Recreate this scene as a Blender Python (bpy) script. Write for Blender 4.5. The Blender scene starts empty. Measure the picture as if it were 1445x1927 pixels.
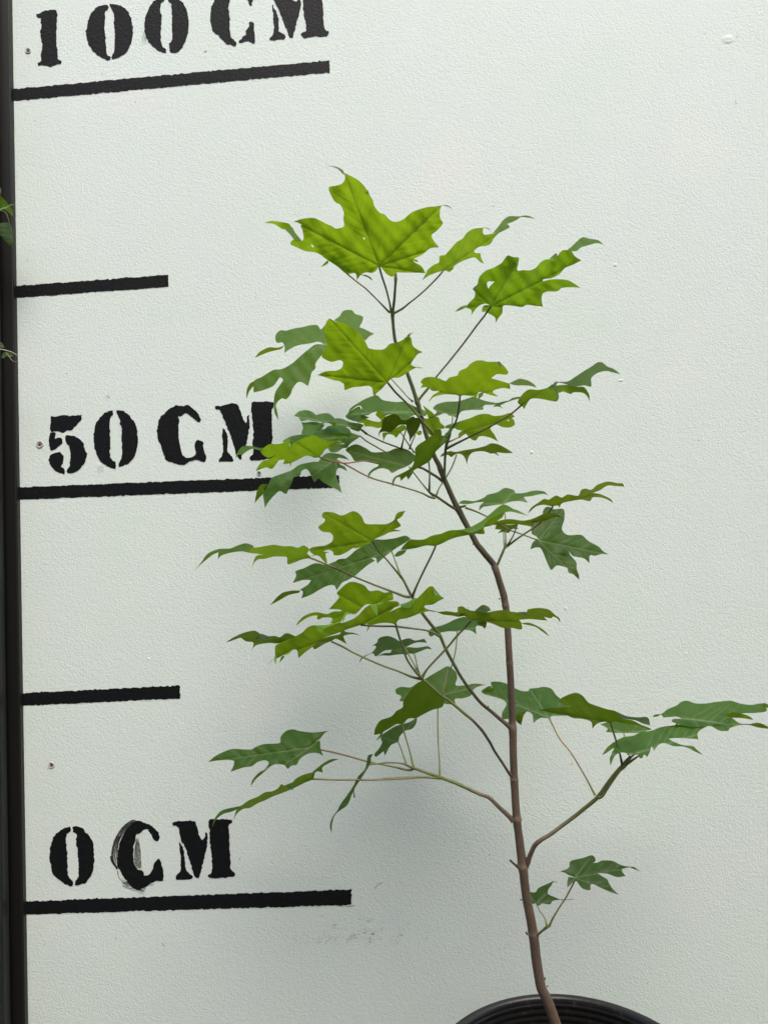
import bpy, math, random
import numpy as np
from mathutils import Vector, Matrix
from mathutils.geometry import delaunay_2d_cdt
R = math.radians
random.seed(7)
S = bpy.context.scene
C = S.collection
# ------------------------------------------------------------------ camera
CAM_Z, CAM_D, FPX = 0.767, 0.827, 1285.0
PITCH, YAW, ROLL = R(3.4), R(2.7), R(-2.7)
cam = bpy.data.cameras.new('camera'); camo = bpy.data.objects.new('camera', cam); C.objects.link(camo)
cam.sensor_fit = 'VERTICAL'; cam.sensor_height = 36; cam.lens = 36*FPX/1927
cam.clip_start = 0.01; cam.clip_end = 300
M3 = Matrix.Rotation(YAW, 3, 'Z') @ Matrix.Rotation(R(90)+PITCH, 3, 'X') @ Matrix.Rotation(ROLL, 3, 'Z')
CAM = Vector((0, -CAM_D, CAM_Z))
camo.matrix_world = Matrix.Translation(CAM) @ M3.to_4x4()
S.camera = camo
# ------------------------------------------------------------------ world, sun, exposure
SUN_EL, SUN_AZ = R(56), R(22)       # azimuth: the sun stands in front of the wall, a little to the left
w = bpy.data.worlds.new('World'); S.world = w; w.use_nodes = True
nt = w.node_tree; nt.nodes.clear()
sky = nt.nodes.new('ShaderNodeTexSky'); sky.sky_type = 'NISHITA'; sky.sun_disc = False
sky.sun_elevation = SUN_EL; sky.sun_rotation = R(180)-SUN_AZ
sky.air_density = 1.0; sky.dust_density = 4.2; sky.ozone_density = .7
bg = nt.nodes.new('ShaderNodeBackground'); bg.inputs[1].default_value = 0.15
wo = nt.nodes.new('ShaderNodeOutputWorld')
nt.links.new(sky.outputs[0], bg.inputs[0]); nt.links.new(bg.outputs[0], wo.inputs[0])
sl = bpy.data.lights.new('sun', 'SUN'); sl.energy = 1.0; sl.angle = R(32); sl.color = (1, .97, .91)
so = bpy.data.objects.new('sun', sl); C.objects.link(so)
sdir = Vector((math.sin(SUN_AZ)*math.cos(SUN_EL), -math.cos(SUN_AZ)*math.cos(SUN_EL), math.sin(SUN_EL)))
so.rotation_euler = sdir.to_track_quat('Z', 'Y').to_euler(); so.location = (-1, -2, 4)
S.view_settings.view_transform = 'Standard'; S.view_settings.look = 'None'
S.view_settings.gamma = 1; S.view_settings.use_curve_mapping = False
S.view_settings.exposure = 0.82
S.cycles.max_bounces = 8
# ------------------------------------------------------------------ helpers
def P(px, py, Y):
    """point on the plane y=Y of the place that stands behind photo position (px,py)"""
    d = M3 @ Vector(((px-722.5)/FPX, (963.5-py)/FPX, -1.0))
    t = (Y-CAM.y)/d.y
    return CAM + d*t
CR = dict(A1=(480,300,3.6125), A2=(780,380,3.6125), A3=(440,560,3.6125), A4=(640,640,4.8167), A5=(780,640,3.6125),
          A6=(440,740,3.6125), A7=(780,860,3.6125), A8=(350,920,3.6125), B1=(680,920,3.6125), B2=(420,1060,4.8167),
          B3=(660,1060,4.8167), B4=(380,1340,3.6125), B5=(680,1220,3.6125), B6=(1045,1260,3.6125), B7=(880,1440,4.0139),
          B8=(845,1600,3.6125), C1=(0,0,3.6125), C2=(300,0,3.6125), C3=(0,700,3.6125), C4=(300,700,3.6125),
          C5=(0,1500,3.6125), C6=(300,1500,3.6125), D1=(0,340,4.82), PX=(0,0,1))
def pts(crop, s):
    """sheet coordinates -> photo coordinates; 'K:' switches sheet inside the string"""
    out = []
    for tok in s.split():
        if tok.endswith(':'): crop = tok[:-1]; continue
        x, y = tok.split(','); x0, y0, k = CR[crop]
        out.append((x0+float(x)/k, y0+float(y)/k))
    return out
def link(name, me, mat, parent=None):
    o = bpy.data.objects.new(name, me); C.objects.link(o)
    if mat: me.materials.append(mat)
    if parent is not None:
        o.parent = parent
        pm = Matrix.Identity(4); q = parent
        while q is not None: pm = Matrix.Translation(q.location) @ pm; q = q.parent
        o.location = o.location - pm.translation
    return o
def tag(o, label=None, cat=None, group=None, kind=None):
    if label: o['label'] = label
    if cat: o['category'] = cat
    if group: o['group'] = group
    if kind: o['kind'] = kind
    return o
def mesh(name, V, F, smooth=True):
    me = bpy.data.meshes.new(name); me.from_pydata([tuple(v) for v in V], [], F)
    if smooth: me.polygons.foreach_set('use_smooth', [True]*len(me.polygons))
    me.update(); return me
def empty(name, loc):
    o = bpy.data.objects.new(name, None); o.empty_display_size = .02; o.location = loc; C.objects.link(o); return o
def catmull(P4, n=6):
    """centripetal-ish Catmull-Rom through an open list of numpy rows"""
    A = np.array(P4, float); out = []
    for i in range(len(A)-1):
        p0 = A[max(i-1,0)]; p1 = A[i]; p2 = A[i+1]; p3 = A[min(i+2,len(A)-1)]
        for k in range(n):
            t = k/n
            out.append(.5*((2*p1)+(p2-p0)*t+(2*p0-5*p1+4*p2-p3)*t*t+(3*p1-p0-3*p2+p3)*t**3))
    out.append(A[-1]); return np.array(out)
def smooth_outline(p, step=3.0):
    """closed outline: curved between soft corners, sharp at the tips"""
    A = np.array(p, float); n = len(A); out = []
    sharp = []
    for i in range(n):
        a = A[i-1]-A[i]; b = A[(i+1)%n]-A[i]
        c = np.dot(a,b)/(np.linalg.norm(a)*np.linalg.norm(b)+1e-9)
        sharp.append(c > 0.2)
    for i in range(n):
        p1 = A[i]; p2 = A[(i+1)%n]; L = np.linalg.norm(p2-p1)
        m1 = (p2-p1) if sharp[i] else .5*(p2-A[i-1])
        m2 = (p2-p1) if sharp[(i+1)%n] else .5*(A[(i+2)%n]-p1)
        l1, l2 = np.linalg.norm(m1), np.linalg.norm(m2)
        if l1 > L: m1 = m1*L/l1
        if l2 > L: m2 = m2*L/l2
        k = max(1, int(L/step))
        for j in range(k):
            t = j/k
            out.append((2*t**3-3*t*t+1)*p1+(t**3-2*t*t+t)*m1+(-2*t**3+3*t*t)*p2+(t**3-t*t)*m2)
    return np.array(out)
def inside(poly, q):
    x, y = q[:,0], q[:,1]; r = np.zeros(len(q), bool); j = len(poly)-1
    for i in range(len(poly)):
        xi, yi = poly[i]; xj, yj = poly[j]
        if yi != yj:
            c = ((yi > y) != (yj > y)) & (x < (xj-xi)*(y-yi)/(yj-yi)+xi); r ^= c
        j = i
    return r
def seg_dist(q, a, b):
    ab = b-a; t = np.clip(((q-a)@ab)/(ab@ab+1e-9), 0, 1)
    return np.linalg.norm(q-(a+t[:,None]*ab), axis=1), t
def fill(loops, step):
    """triangulated sheet over an outline (and holes) with interior points"""
    V = []; E = []
    for lp in loops:
        b = len(V); V += [tuple(v) for v in lp]; E += [(b+i, b+(i+1)%len(lp)) for i in range(len(lp))]
    A = np.array(loops[0]); mn, mx = A.min(0), A.max(0)
    gx, gy = np.meshgrid(np.arange(mn[0], mx[0], step), np.arange(mn[1], mx[1], step*.87))
    gx[1::2] += step*.5
    G = np.stack([gx.ravel(), gy.ravel()], 1); G = G + np.random.RandomState(3).uniform(-.12*step, .12*step, G.shape)
    if len(G):
        ok = inside(A, G)
        for h in loops[1:]: ok &= ~inside(np.array(h), G)
        G = G[ok]
        AA = np.concatenate([np.array(l) for l in loops])
        if len(G):
            dm = np.array([np.min((AA[:,0]-g[0])**2+(AA[:,1]-g[1])**2) for g in G]); G = G[dm > (step*.5)**2]
        V += [tuple(g) for g in G]
    r = delaunay_2d_cdt([Vector(v) for v in V], E, [], 0, 1e-4)
    vs = np.array([tuple(v) for v in r[0]]); fs = [f for f in r[2]]
    T = np.array(fs); cen = vs[T].mean(1); ok = inside(A, cen)
    for h in loops[1:]: ok &= ~inside(np.array(h), cen)
    return vs, T[ok]
def setattr_f(me, name, arr):
    a = me.attributes.new(name, 'FLOAT', 'POINT'); a.data.foreach_set('value', np.asarray(arr, np.float32))
def setattr_c(me, name, arr):
    a = me.color_attributes.new(name, 'FLOAT_COLOR', 'POINT')
    arr = np.asarray(arr, np.float32); arr = np.concatenate([arr, np.ones((len(arr),1), np.float32)], 1)
    a.data.foreach_set('color', arr.ravel())
def tube(name, rows, mat, parent, ring=10, n=6, wob=0.0):
    """rows: (x,y,z,radius,r,g,b) in metres; a tapered round shoot with closed ends"""
    A = catmull(rows, n); V = []; F = []; col = []
    up = Vector((0.3,-1,.2)).normalized()
    for i, a in enumerate(A):
        p = Vector(a[:3]); t = Vector(A[min(i+1,len(A)-1)][:3])-Vector(A[max(i-1,0)][:3]); t.normalize()
        s = t.cross(up).normalized(); u = s.cross(t)
        for k in range(ring):
            th = 2*math.pi*k/ring; rr = a[3]*(1+wob*math.sin(3*th+i*.9)+wob*random.uniform(-1,1))
            V.append(p+(s*math.cos(th)+u*math.sin(th))*rr); col.append(a[4:7])
    for i in range(len(A)-1):
        for k in range(ring):
            F.append((i*ring+k, i*ring+(k+1)%ring, (i+1)*ring+(k+1)%ring, (i+1)*ring+k))
    F.append(tuple(range(ring))[::-1]); F.append(tuple((len(A)-1)*ring+k for k in range(ring)))
    me = mesh(name, V, F); setattr_c(me, 'col', np.clip(col, 0, 1))
    return link(name, me, mat, parent)
def box(name, x0,x1,y0,y1,z0,z1, mat, parent=None, bevel=0):
    import bmesh
    bm = bmesh.new(); bmesh.ops.create_cube(bm, size=1)
    for v in bm.verts: v.co = Vector(((x0+x1)/2+v.co.x*(x1-x0), (y0+y1)/2+v.co.y*(y1-y0), (z0+z1)/2+v.co.z*(z1-z0)))
    if bevel: bmesh.ops.bevel(bm, geom=bm.edges[:], offset=bevel, segments=3, affect='EDGES')
    me = bpy.data.meshes.new(name); bm.to_mesh(me); bm.free()
    return link(name, me, mat, parent)
# ------------------------------------------------------------------ materials
def newmat(name):
    m = bpy.data.materials.new(name); m.use_nodes = True; return m, m.node_tree, m.node_tree.nodes['Principled BSDF']
def N(nt, t, **kw):
    n = nt.nodes.new(t)
    for k, v in kw.items():
        if k.startswith('i_'):
            key = k[2:]; n.inputs[int(key) if key.isdigit() else key].default_value = v
        else: setattr(n, k, v)
    return n
def ramp(nt, stops):
    r = nt.nodes.new('ShaderNodeValToRGB'); e = r.color_ramp.elements
    while len(e) < len(stops): e.new(.5)
    for x, (p, c) in zip(e, stops): x.position = p; x.color = (*c, 1)
    return r
def roller_bump(nt, bsdf, strength=1.0):
    """rolled masonry paint: shared by the white wall paint and by the black marks over it"""
    L = nt.links
    geo = N(nt, 'ShaderNodeNewGeometry')
    n1 = N(nt, 'ShaderNodeTexNoise', i_Scale=560.0, i_Detail=3.0, i_Roughness=.55)
    n2 = N(nt, 'ShaderNodeTexNoise', i_Scale=210.0, i_Detail=2.0, i_Roughness=.5)
    v = N(nt, 'ShaderNodeTexVoronoi', i_Scale=420.0); v.feature = 'SMOOTH_F1'
    for x in (n1, n2, v): L.new(geo.outputs['Position'], x.inputs['Vector'])
    a = N(nt, 'ShaderNodeMath', operation='MULTIPLY_ADD'); a.inputs[1].default_value = .55
    L.new(n2.outputs['Fac'], a.inputs[0]); L.new(n1.outputs['Fac'], a.inputs[2])
    b = N(nt, 'ShaderNodeMath', operation='MULTIPLY_ADD'); b.inputs[1].default_value = -.45
    L.new(v.outputs['Distance'], b.inputs[0]); L.new(a.outputs[0], b.inputs[2])
    bm = N(nt, 'ShaderNodeBump', i_Strength=strength, i_Distance=.0016)
    L.new(b.outputs[0], bm.inputs['Height']); L.new(bm.outputs[0], bsdf.inputs['Normal'])
    return geo, n1
# white wall paint
m_wall, nt, b = newmat('white_wall_paint')
geo, n1 = roller_bump(nt, b, .38)
L = nt.links
nb = N(nt, 'ShaderNodeTexNoise', i_Scale=7.0, i_Detail=4.0); L.new(geo.outputs['Position'], nb.inputs['Vector'])
rp = ramp(nt, [(.3, (.68,.785,.725)), (.45, (.705,.795,.742)), (.55, (.70,.795,.755)), (.72, (.735,.795,.758))]); L.new(nb.outputs['Fac'], rp.inputs[0])
# scuffs: dusty dark flecks in a low band of the wall
sx = N(nt, 'ShaderNodeSeparateXYZ'); L.new(geo.outputs['Position'], sx.inputs[0])
scA, scB = P(470,1775,0), P(900,1730,0)
def band(sock, c, hw):
    a = N(nt, 'ShaderNodeMath', operation='SUBTRACT'); L.new(sock, a.inputs[0]); a.inputs[1].default_value = c
    a2 = N(nt, 'ShaderNodeMath', operation='ABSOLUTE'); L.new(a.outputs[0], a2.inputs[0])
    mr = N(nt, 'ShaderNodeMapRange', interpolation_type='SMOOTHSTEP'); L.new(a2.outputs[0], mr.inputs[0])
    mr.inputs[1].default_value = 0; mr.inputs[2].default_value = hw; mr.inputs[3].default_value = 1; mr.inputs[4].default_value = 0
    return mr.outputs[0]
bx = band(sx.outputs['X'], (scA.x+scB.x)/2, .19); bz = band(sx.outputs['Z'], (scA.z+scB.z)/2, .045)
mm = N(nt, 'ShaderNodeMath', operation='MULTIPLY'); L.new(bx, mm.inputs[0]); L.new(bz, mm.inputs[1])
mp = N(nt, 'ShaderNodeMapping'); mp.inputs['Scale'].default_value = (1, 1, 2.4); L.new(geo.outputs['Position'], mp.inputs[0])
ns = N(nt, 'ShaderNodeTexNoise', i_Scale=55.0, i_Detail=6.0, i_Roughness=.8); L.new(mp.outputs[0], ns.inputs['Vector'])
ad = N(nt, 'ShaderNodeMath', operation='MULTIPLY_ADD'); L.new(mm.outputs[0], ad.inputs[0]); ad.inputs[1].default_value = .22; L.new(ns.outputs['Fac'], ad.inputs[2])
th = N(nt, 'ShaderNodeMapRange'); L.new(ad.outputs[0], th.inputs[0])
for i, v_ in ((1,.745),(2,.83),(3,0),(4,.75)): th.inputs[i].default_value = v_
mxc = N(nt, 'ShaderNodeMix', data_type='RGBA'); L.new(th.outputs[0], mxc.inputs[0]); L.new(rp.outputs[0], mxc.inputs[6]); mxc.inputs[7].default_value = (.22,.21,.19,1)
L.new(mxc.outputs[2], b.inputs['Base Color']); b.inputs['Roughness'].default_value = .6; b.inputs['Specular IOR Level'].default_value = .25
# black wall paint
m_black, nt, b = newmat('black_wall_paint')
geo, n1 = roller_bump(nt, b, .34); L = nt.links
rp = ramp(nt, [(.0, (.005,.006,.007)), (.66, (.006,.007,.008)), (.76, (.05,.05,.05))])
n5 = N(nt, 'ShaderNodeTexNoise', i_Scale=700.0, i_Detail=2.0); L.new(geo.outputs['Position'], n5.inputs['Vector'])
L.new(n5.outputs['Fac'], rp.inputs[0]); L.new(rp.outputs[0], b.inputs['Base Color']); b.inputs['Roughness'].default_value = .55; b.inputs['Specular IOR Level'].default_value = .16
m_smear, nt, b = newmat('smeared_black_paint'); b.inputs['Base Color'].default_value = (.03,.028,.026,1); b.inputs['Roughness'].default_value = .6
# leaf
m_leaf, nt, b = newmat('maple_leaf'); L = nt.links
geo = N(nt, 'ShaderNodeNewGeometry')
at = N(nt, 'ShaderNodeAttribute', attribute_name='vein'); tn = N(nt, 'ShaderNodeAttribute', attribute_name='tone')
no = N(nt, 'ShaderNodeTexNoise', i_Scale=90.0, i_Detail=4.0); L.new(geo.outputs['Position'], no.inputs['Vector'])
nf = N(nt, 'ShaderNodeTexNoise', i_Scale=700.0, i_Detail=2.0); L.new(geo.outputs['Position'], nf.inputs['Vector'])
def mix(fac, a, b_, blend='MIX'):
    m = N(nt, 'ShaderNodeMix', data_type='RGBA', blend_type=blend)
    for s, v in ((0,fac),(6,a),(7,b_)):
        if isinstance(v, (tuple, float, int)): m.inputs[s].default_value = v if not isinstance(v, tuple) else (*v, 1)
        else: L.new(v, m.inputs[s])
    return m.outputs[2]
top = mix(no.outputs['Fac'], (.016,.056,.010), (.038,.096,.022))
und = mix(no.outputs['Fac'], (.060,.125,.016), (.110,.190,.030))
face = mix(geo.outputs['Backfacing'], top, und)
vf = N(nt, 'ShaderNodeMath', operation='MULTIPLY'); vf.inputs[1].default_value = .5; L.new(at.outputs['Fac'], vf.inputs[0])
face = mix(vf.outputs[0], face, mix(geo.outputs['Backfacing'], (.26,.34,.17), (.08,.13,.02)))
sp_ = N(nt, 'ShaderNodeTexNoise', i_Scale=260.0, i_Detail=3.0, i_Roughness=.6); L.new(geo.outputs['Position'], sp_.inputs['Vector'])
spr = N(nt, 'ShaderNodeMapRange'); L.new(sp_.outputs['Fac'], spr.inputs[0])
for i, v_ in ((1,.66),(2,.74),(3,0),(4,.55)): spr.inputs[i].default_value = v_
face = mix(spr.outputs[0], face, (.16,.20,.07))
tint = N(nt, 'ShaderNodeAttribute', attribute_name='tint')
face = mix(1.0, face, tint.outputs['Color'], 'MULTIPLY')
L.new(face, b.inputs['Base Color']); b.inputs['Roughness'].default_value = .46; b.inputs['Specular IOR Level'].default_value = .22
tr = N(nt, 'ShaderNodeBsdfTranslucent')
tc = mix(no.outputs['Fac'], (.25,.43,.004), (.37,.58,.010))
vf2 = N(nt, 'ShaderNodeMath', operation='MULTIPLY'); vf2.inputs[1].default_value = .48; L.new(at.outputs['Fac'], vf2.inputs[0])
tc = mix(vf2.outputs[0], tc, (.10,.16,.008))
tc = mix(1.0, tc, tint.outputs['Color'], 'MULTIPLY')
L.new(tc, tr.inputs['Color'])
ms = N(nt, 'ShaderNodeMixShader'); thin = N(nt, 'ShaderNodeAttribute', attribute_name='thin'); L.new(thin.outputs['Fac'], ms.inputs[0])
L.new(b.outputs[0], ms.inputs[1]); L.new(tr.outputs[0], ms.inputs[2]); L.new(ms.outputs[0], nt.nodes['Material Output'].inputs[0])
hb = N(nt, 'ShaderNodeMath', operation='MULTIPLY_ADD'); hb.inputs[1].default_value = -.5; L.new(at.outputs['Fac'], hb.inputs[0]); L.new(nf.outputs['Fac'], hb.inputs[2])
bp = N(nt, 'ShaderNodeBump', i_Strength=.35, i_Distance=.0006); L.new(hb.outputs[0], bp.inputs['Height'])
L.new(bp.outputs[0], b.inputs['Normal']); L.new(bp.outputs[0], tr.inputs['Normal'])
# bark and green shoots share the colour written on the shoots
m_bark, nt, b = newmat('sapling_bark'); L = nt.links
at = N(nt, 'ShaderNodeAttribute', attribute_name='col')
geo = N(nt, 'ShaderNodeNewGeometry')
mp = N(nt, 'ShaderNodeMapping'); mp.inputs['Scale'].default_value = (1,1,.25); L.new(geo.outputs['Position'], mp.inputs[0])
no = N(nt, 'ShaderNodeTexNoise', i_Scale=900.0, i_Detail=4.0, i_Roughness=.7); L.new(mp.outputs[0], no.inputs['Vector'])
rp = ramp(nt, [(.3,(.55,.55,.55)), (.5,(1,1,1)), (.62,(1.0,1.0,1.0)), (.70,(1.5,1.45,1.35))]); L.new(no.outputs['Fac'], rp.inputs[0])
L.new(mix(1.0, at.outputs['Color'], rp.outputs[0], 'MULTIPLY'), b.inputs['Base Color'])
bp = N(nt, 'ShaderNodeBump', i_Strength=.5, i_Distance=.0006); L.new(no.outputs['Fac'], bp.inputs['Height']); L.new(bp.outputs[0], b.inputs['Normal'])
b.inputs['Roughness'].default_value = .6
m_pet, nt, b = newmat('leaf_stalk'); at = N(nt, 'ShaderNodeAttribute', attribute_name='col'); nt.links.new(at.outputs['Color'], b.inputs['Base Color']); b.inputs['Roughness'].default_value = .42
m_pot, nt, b = newmat('black_pot_plastic'); b.inputs['Base Color'].default_value = (.012,.012,.013,1); b.inputs['Roughness'].default_value = .34
geo = N(nt, 'ShaderNodeNewGeometry'); no = N(nt, 'ShaderNodeTexNoise', i_Scale=160.0, i_Detail=5.0); nt.links.new(geo.outputs['Position'], no.inputs['Vector'])
rp = ramp(nt, [(.35,(.010,.010,.011)), (.62,(.013,.013,.013)), (.74,(.06,.056,.048))]); nt.links.new(no.outputs['Fac'], rp.inputs[0]); nt.links.new(rp.outputs[0], b.inputs['Base Color'])
m_soil, nt, b = newmat('potting_soil'); b.inputs['Roughness'].default_value = .95
no = N(nt, 'ShaderNodeTexNoise', i_Scale=220.0, i_Detail=6.0); geo = N(nt, 'ShaderNodeNewGeometry'); nt.links.new(geo.outputs['Position'], no.inputs['Vector'])
rp = ramp(nt, [(.3,(.012,.009,.006)), (.7,(.05,.035,.022))]); nt.links.new(no.outputs['Fac'], rp.inputs[0]); nt.links.new(rp.outputs[0], b.inputs['Base Color'])
m_post, nt, b = newmat('dark_grey_metal'); b.inputs['Base Color'].default_value = (.018,.020,.018,1); b.inputs['Roughness'].default_value = .4
no = N(nt, 'ShaderNodeTexNoise', i_Scale=60.0, i_Detail=6.0, i_Roughness=.7); geo = N(nt, 'ShaderNodeNewGeometry'); mp = N(nt, 'ShaderNodeMapping'); mp.inputs['Scale'].default_value = (1,1,.15)
nt.links.new(geo.outputs['Position'], mp.inputs[0]); nt.links.new(mp.outputs[0], no.inputs['Vector']); rp = ramp(nt, [(.4,(.012,.014,.012)), (.65,(.024,.026,.022)), (.8,(.06,.06,.05))]); nt.links.new(no.outputs['Fac'], rp.inputs[0]); nt.links.new(rp.outputs[0], b.inputs['Base Color'])
m_postb, nt, b = newmat('black_metal'); b.inputs['Base Color'].default_value = (.006,.006,.005,1); b.inputs['Roughness'].default_value = .5
m_screw, nt, b = newmat('painted_screw'); b.inputs['Base Color'].default_value = (.50,.50,.45,1); b.inputs['Roughness'].default_value = .4
m_hole, nt, b = newmat('hole_dark'); b.inputs['Base Color'].default_value = (.05,.045,.035,1); b.inputs['Roughness'].default_value = .8
m_blocker, nt, b = newmat('sky_blocker_dark'); b.inputs['Base Color'].default_value = (.030,.040,.028,1); b.inputs['Roughness'].default_value = .8
m_ground, nt, b = newmat('concrete_ground'); b.inputs['Roughness'].default_value = .9
no = N(nt, 'ShaderNodeTexNoise', i_Scale=12.0, i_Detail=8.0); geo = N(nt, 'ShaderNodeNewGeometry'); nt.links.new(geo.outputs['Position'], no.inputs['Vector'])
rp = ramp(nt, [(.3,(.10,.10,.09)), (.7,(.19,.18,.17))]); nt.links.new(no.outputs['Fac'], rp.inputs[0]); nt.links.new(rp.outputs[0], b.inputs['Base Color'])
# ------------------------------------------------------------------ ground and wall
g = mesh('ground', [(-60,-60,0),(60,-60,0),(60,60,0),(-60,60,0)], [(0,1,2,3)], False)
tag(link('ground', g, m_ground), kind='structure')
# added unseen dark board screen behind the camera: blocks low sky to darken the wall's foot
fc = empty('sky_blocker', (0, -2.25, 0)); tag(fc, 'added unseen dark green board screen opposite the white wall, blocking low sky', 'light blocker')
for i in range(26): box('board', -3.9+i*.3, -3.606+i*.3, -2.28-(i%2)*.02, -2.25-(i%2)*.02, .02, 2.7, m_blocker, fc)
for i in range(4): box('blocker_post', -3.9+i*2.5, -3.8+i*2.5, -2.42, -2.32, 0, 2.65, m_blocker, fc)

XL = P(35, 963, 0).x - .004
wall = empty('wall', (0, 0, 0))
tag(wall, 'white rolled-paint wall with black stencilled height marks in centimetres', 'wall')
box('wall_face', XL-.08, 3.2, 0, .15, 0, 2.6, m_wall, wall)
def paint(name, polys, mat, parent, jag=.8, th=.0004, sm=False, step=2.3, label=None):
    """a coat of paint with ragged stencil edges, a fraction of a millimetre thick"""
    V = []; F = []
    for p in polys:
        A = smooth_outline(p, step) if sm else np.array([a+(b_-a)*t for a, b_ in zip(np.array(p,float), np.roll(np.array(p,float),-1,0)) for t in np.arange(0, 1, step/max(step, np.linalg.norm(b_-a)))])
        n = len(A); rnd = np.random.RandomState(int(A[0].sum()) % 9999)
        j = rnd.normal(0, 1, n); j = (j+np.roll(j,1)*.45)/1.1
        t = np.roll(A,-1,0)-np.roll(A,1,0); nn = np.stack([t[:,1],-t[:,0]],1); nn /= np.linalg.norm(nn,axis=1)[:,None]+1e-9
        A = A+nn*(j*jag*.5)[:,None]
        r = delaunay_2d_cdt([Vector(a) for a in A], [(i,(i+1)%n) for i in range(n)], [], 0, 1e-4)
        vs = np.array([tuple(v) for v in r[0]]); T = np.array(list(r[2])); T = T[inside(A, vs[T].mean(1))]
        b0 = len(V); m = len(vs)
        for v in vs: V.append(P(v[0], v[1], -th))
        for f in T:
            a, b_, c = (V[b0+f[0]], V[b0+f[1]], V[b0+f[2]])
            f = tuple(int(x) for x in f)
            if (b_-a).cross(c-a).y > 0: f = f[::-1]
            F.append(tuple(b0+x for x in f))
        # paint edge down to the wall
        ecount = {}
        for f in T:
            for q in range(3):
                e = (int(f[q]), int(f[(q+1)%3])); k = tuple(sorted(e)); ecount[k] = ecount.get(k, 0)+1
        b1 = len(V)
        for v in vs: V.append(P(v[0], v[1], .0002))
        for (a, b_), c in ecount.items():
            if c == 1: F.append((b0+a, b0+b_, b1+b_, b1+a))
    o = link(name, mesh(name, V, F, False), mat, parent)
    if label: o['label'] = label
    return o
def seg4(x0,y0,x1,y1,x2,y2,x3,y3): return [(x0,y0),(x1,y1),(x2,y2),(x3,y3)]
for q, lb in ((seg4(-14,171,619.7,113.5,620.5,136,-14,193.5), 'long black painted line under 100 CM'),
          (seg4(0,540.5,317,517,317.5,539.5,0,562.5), 'short black painted line between 50 and 100'),
          (seg4(4,918,638,893.8,638.8,917,4,941.5), 'long black painted line under 50 CM'),
          (seg4(12,1306,338.5,1290,339.5,1314,12,1329.5), 'short black painted line between 0 and 50'),
          (seg4(16,1697.5,661,1673.8,662,1702.6,16,1722), 'long black painted line under 0 CM')):
    paint('painted_line', [q], m_black, wall, 1.25, label=lb)
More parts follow.
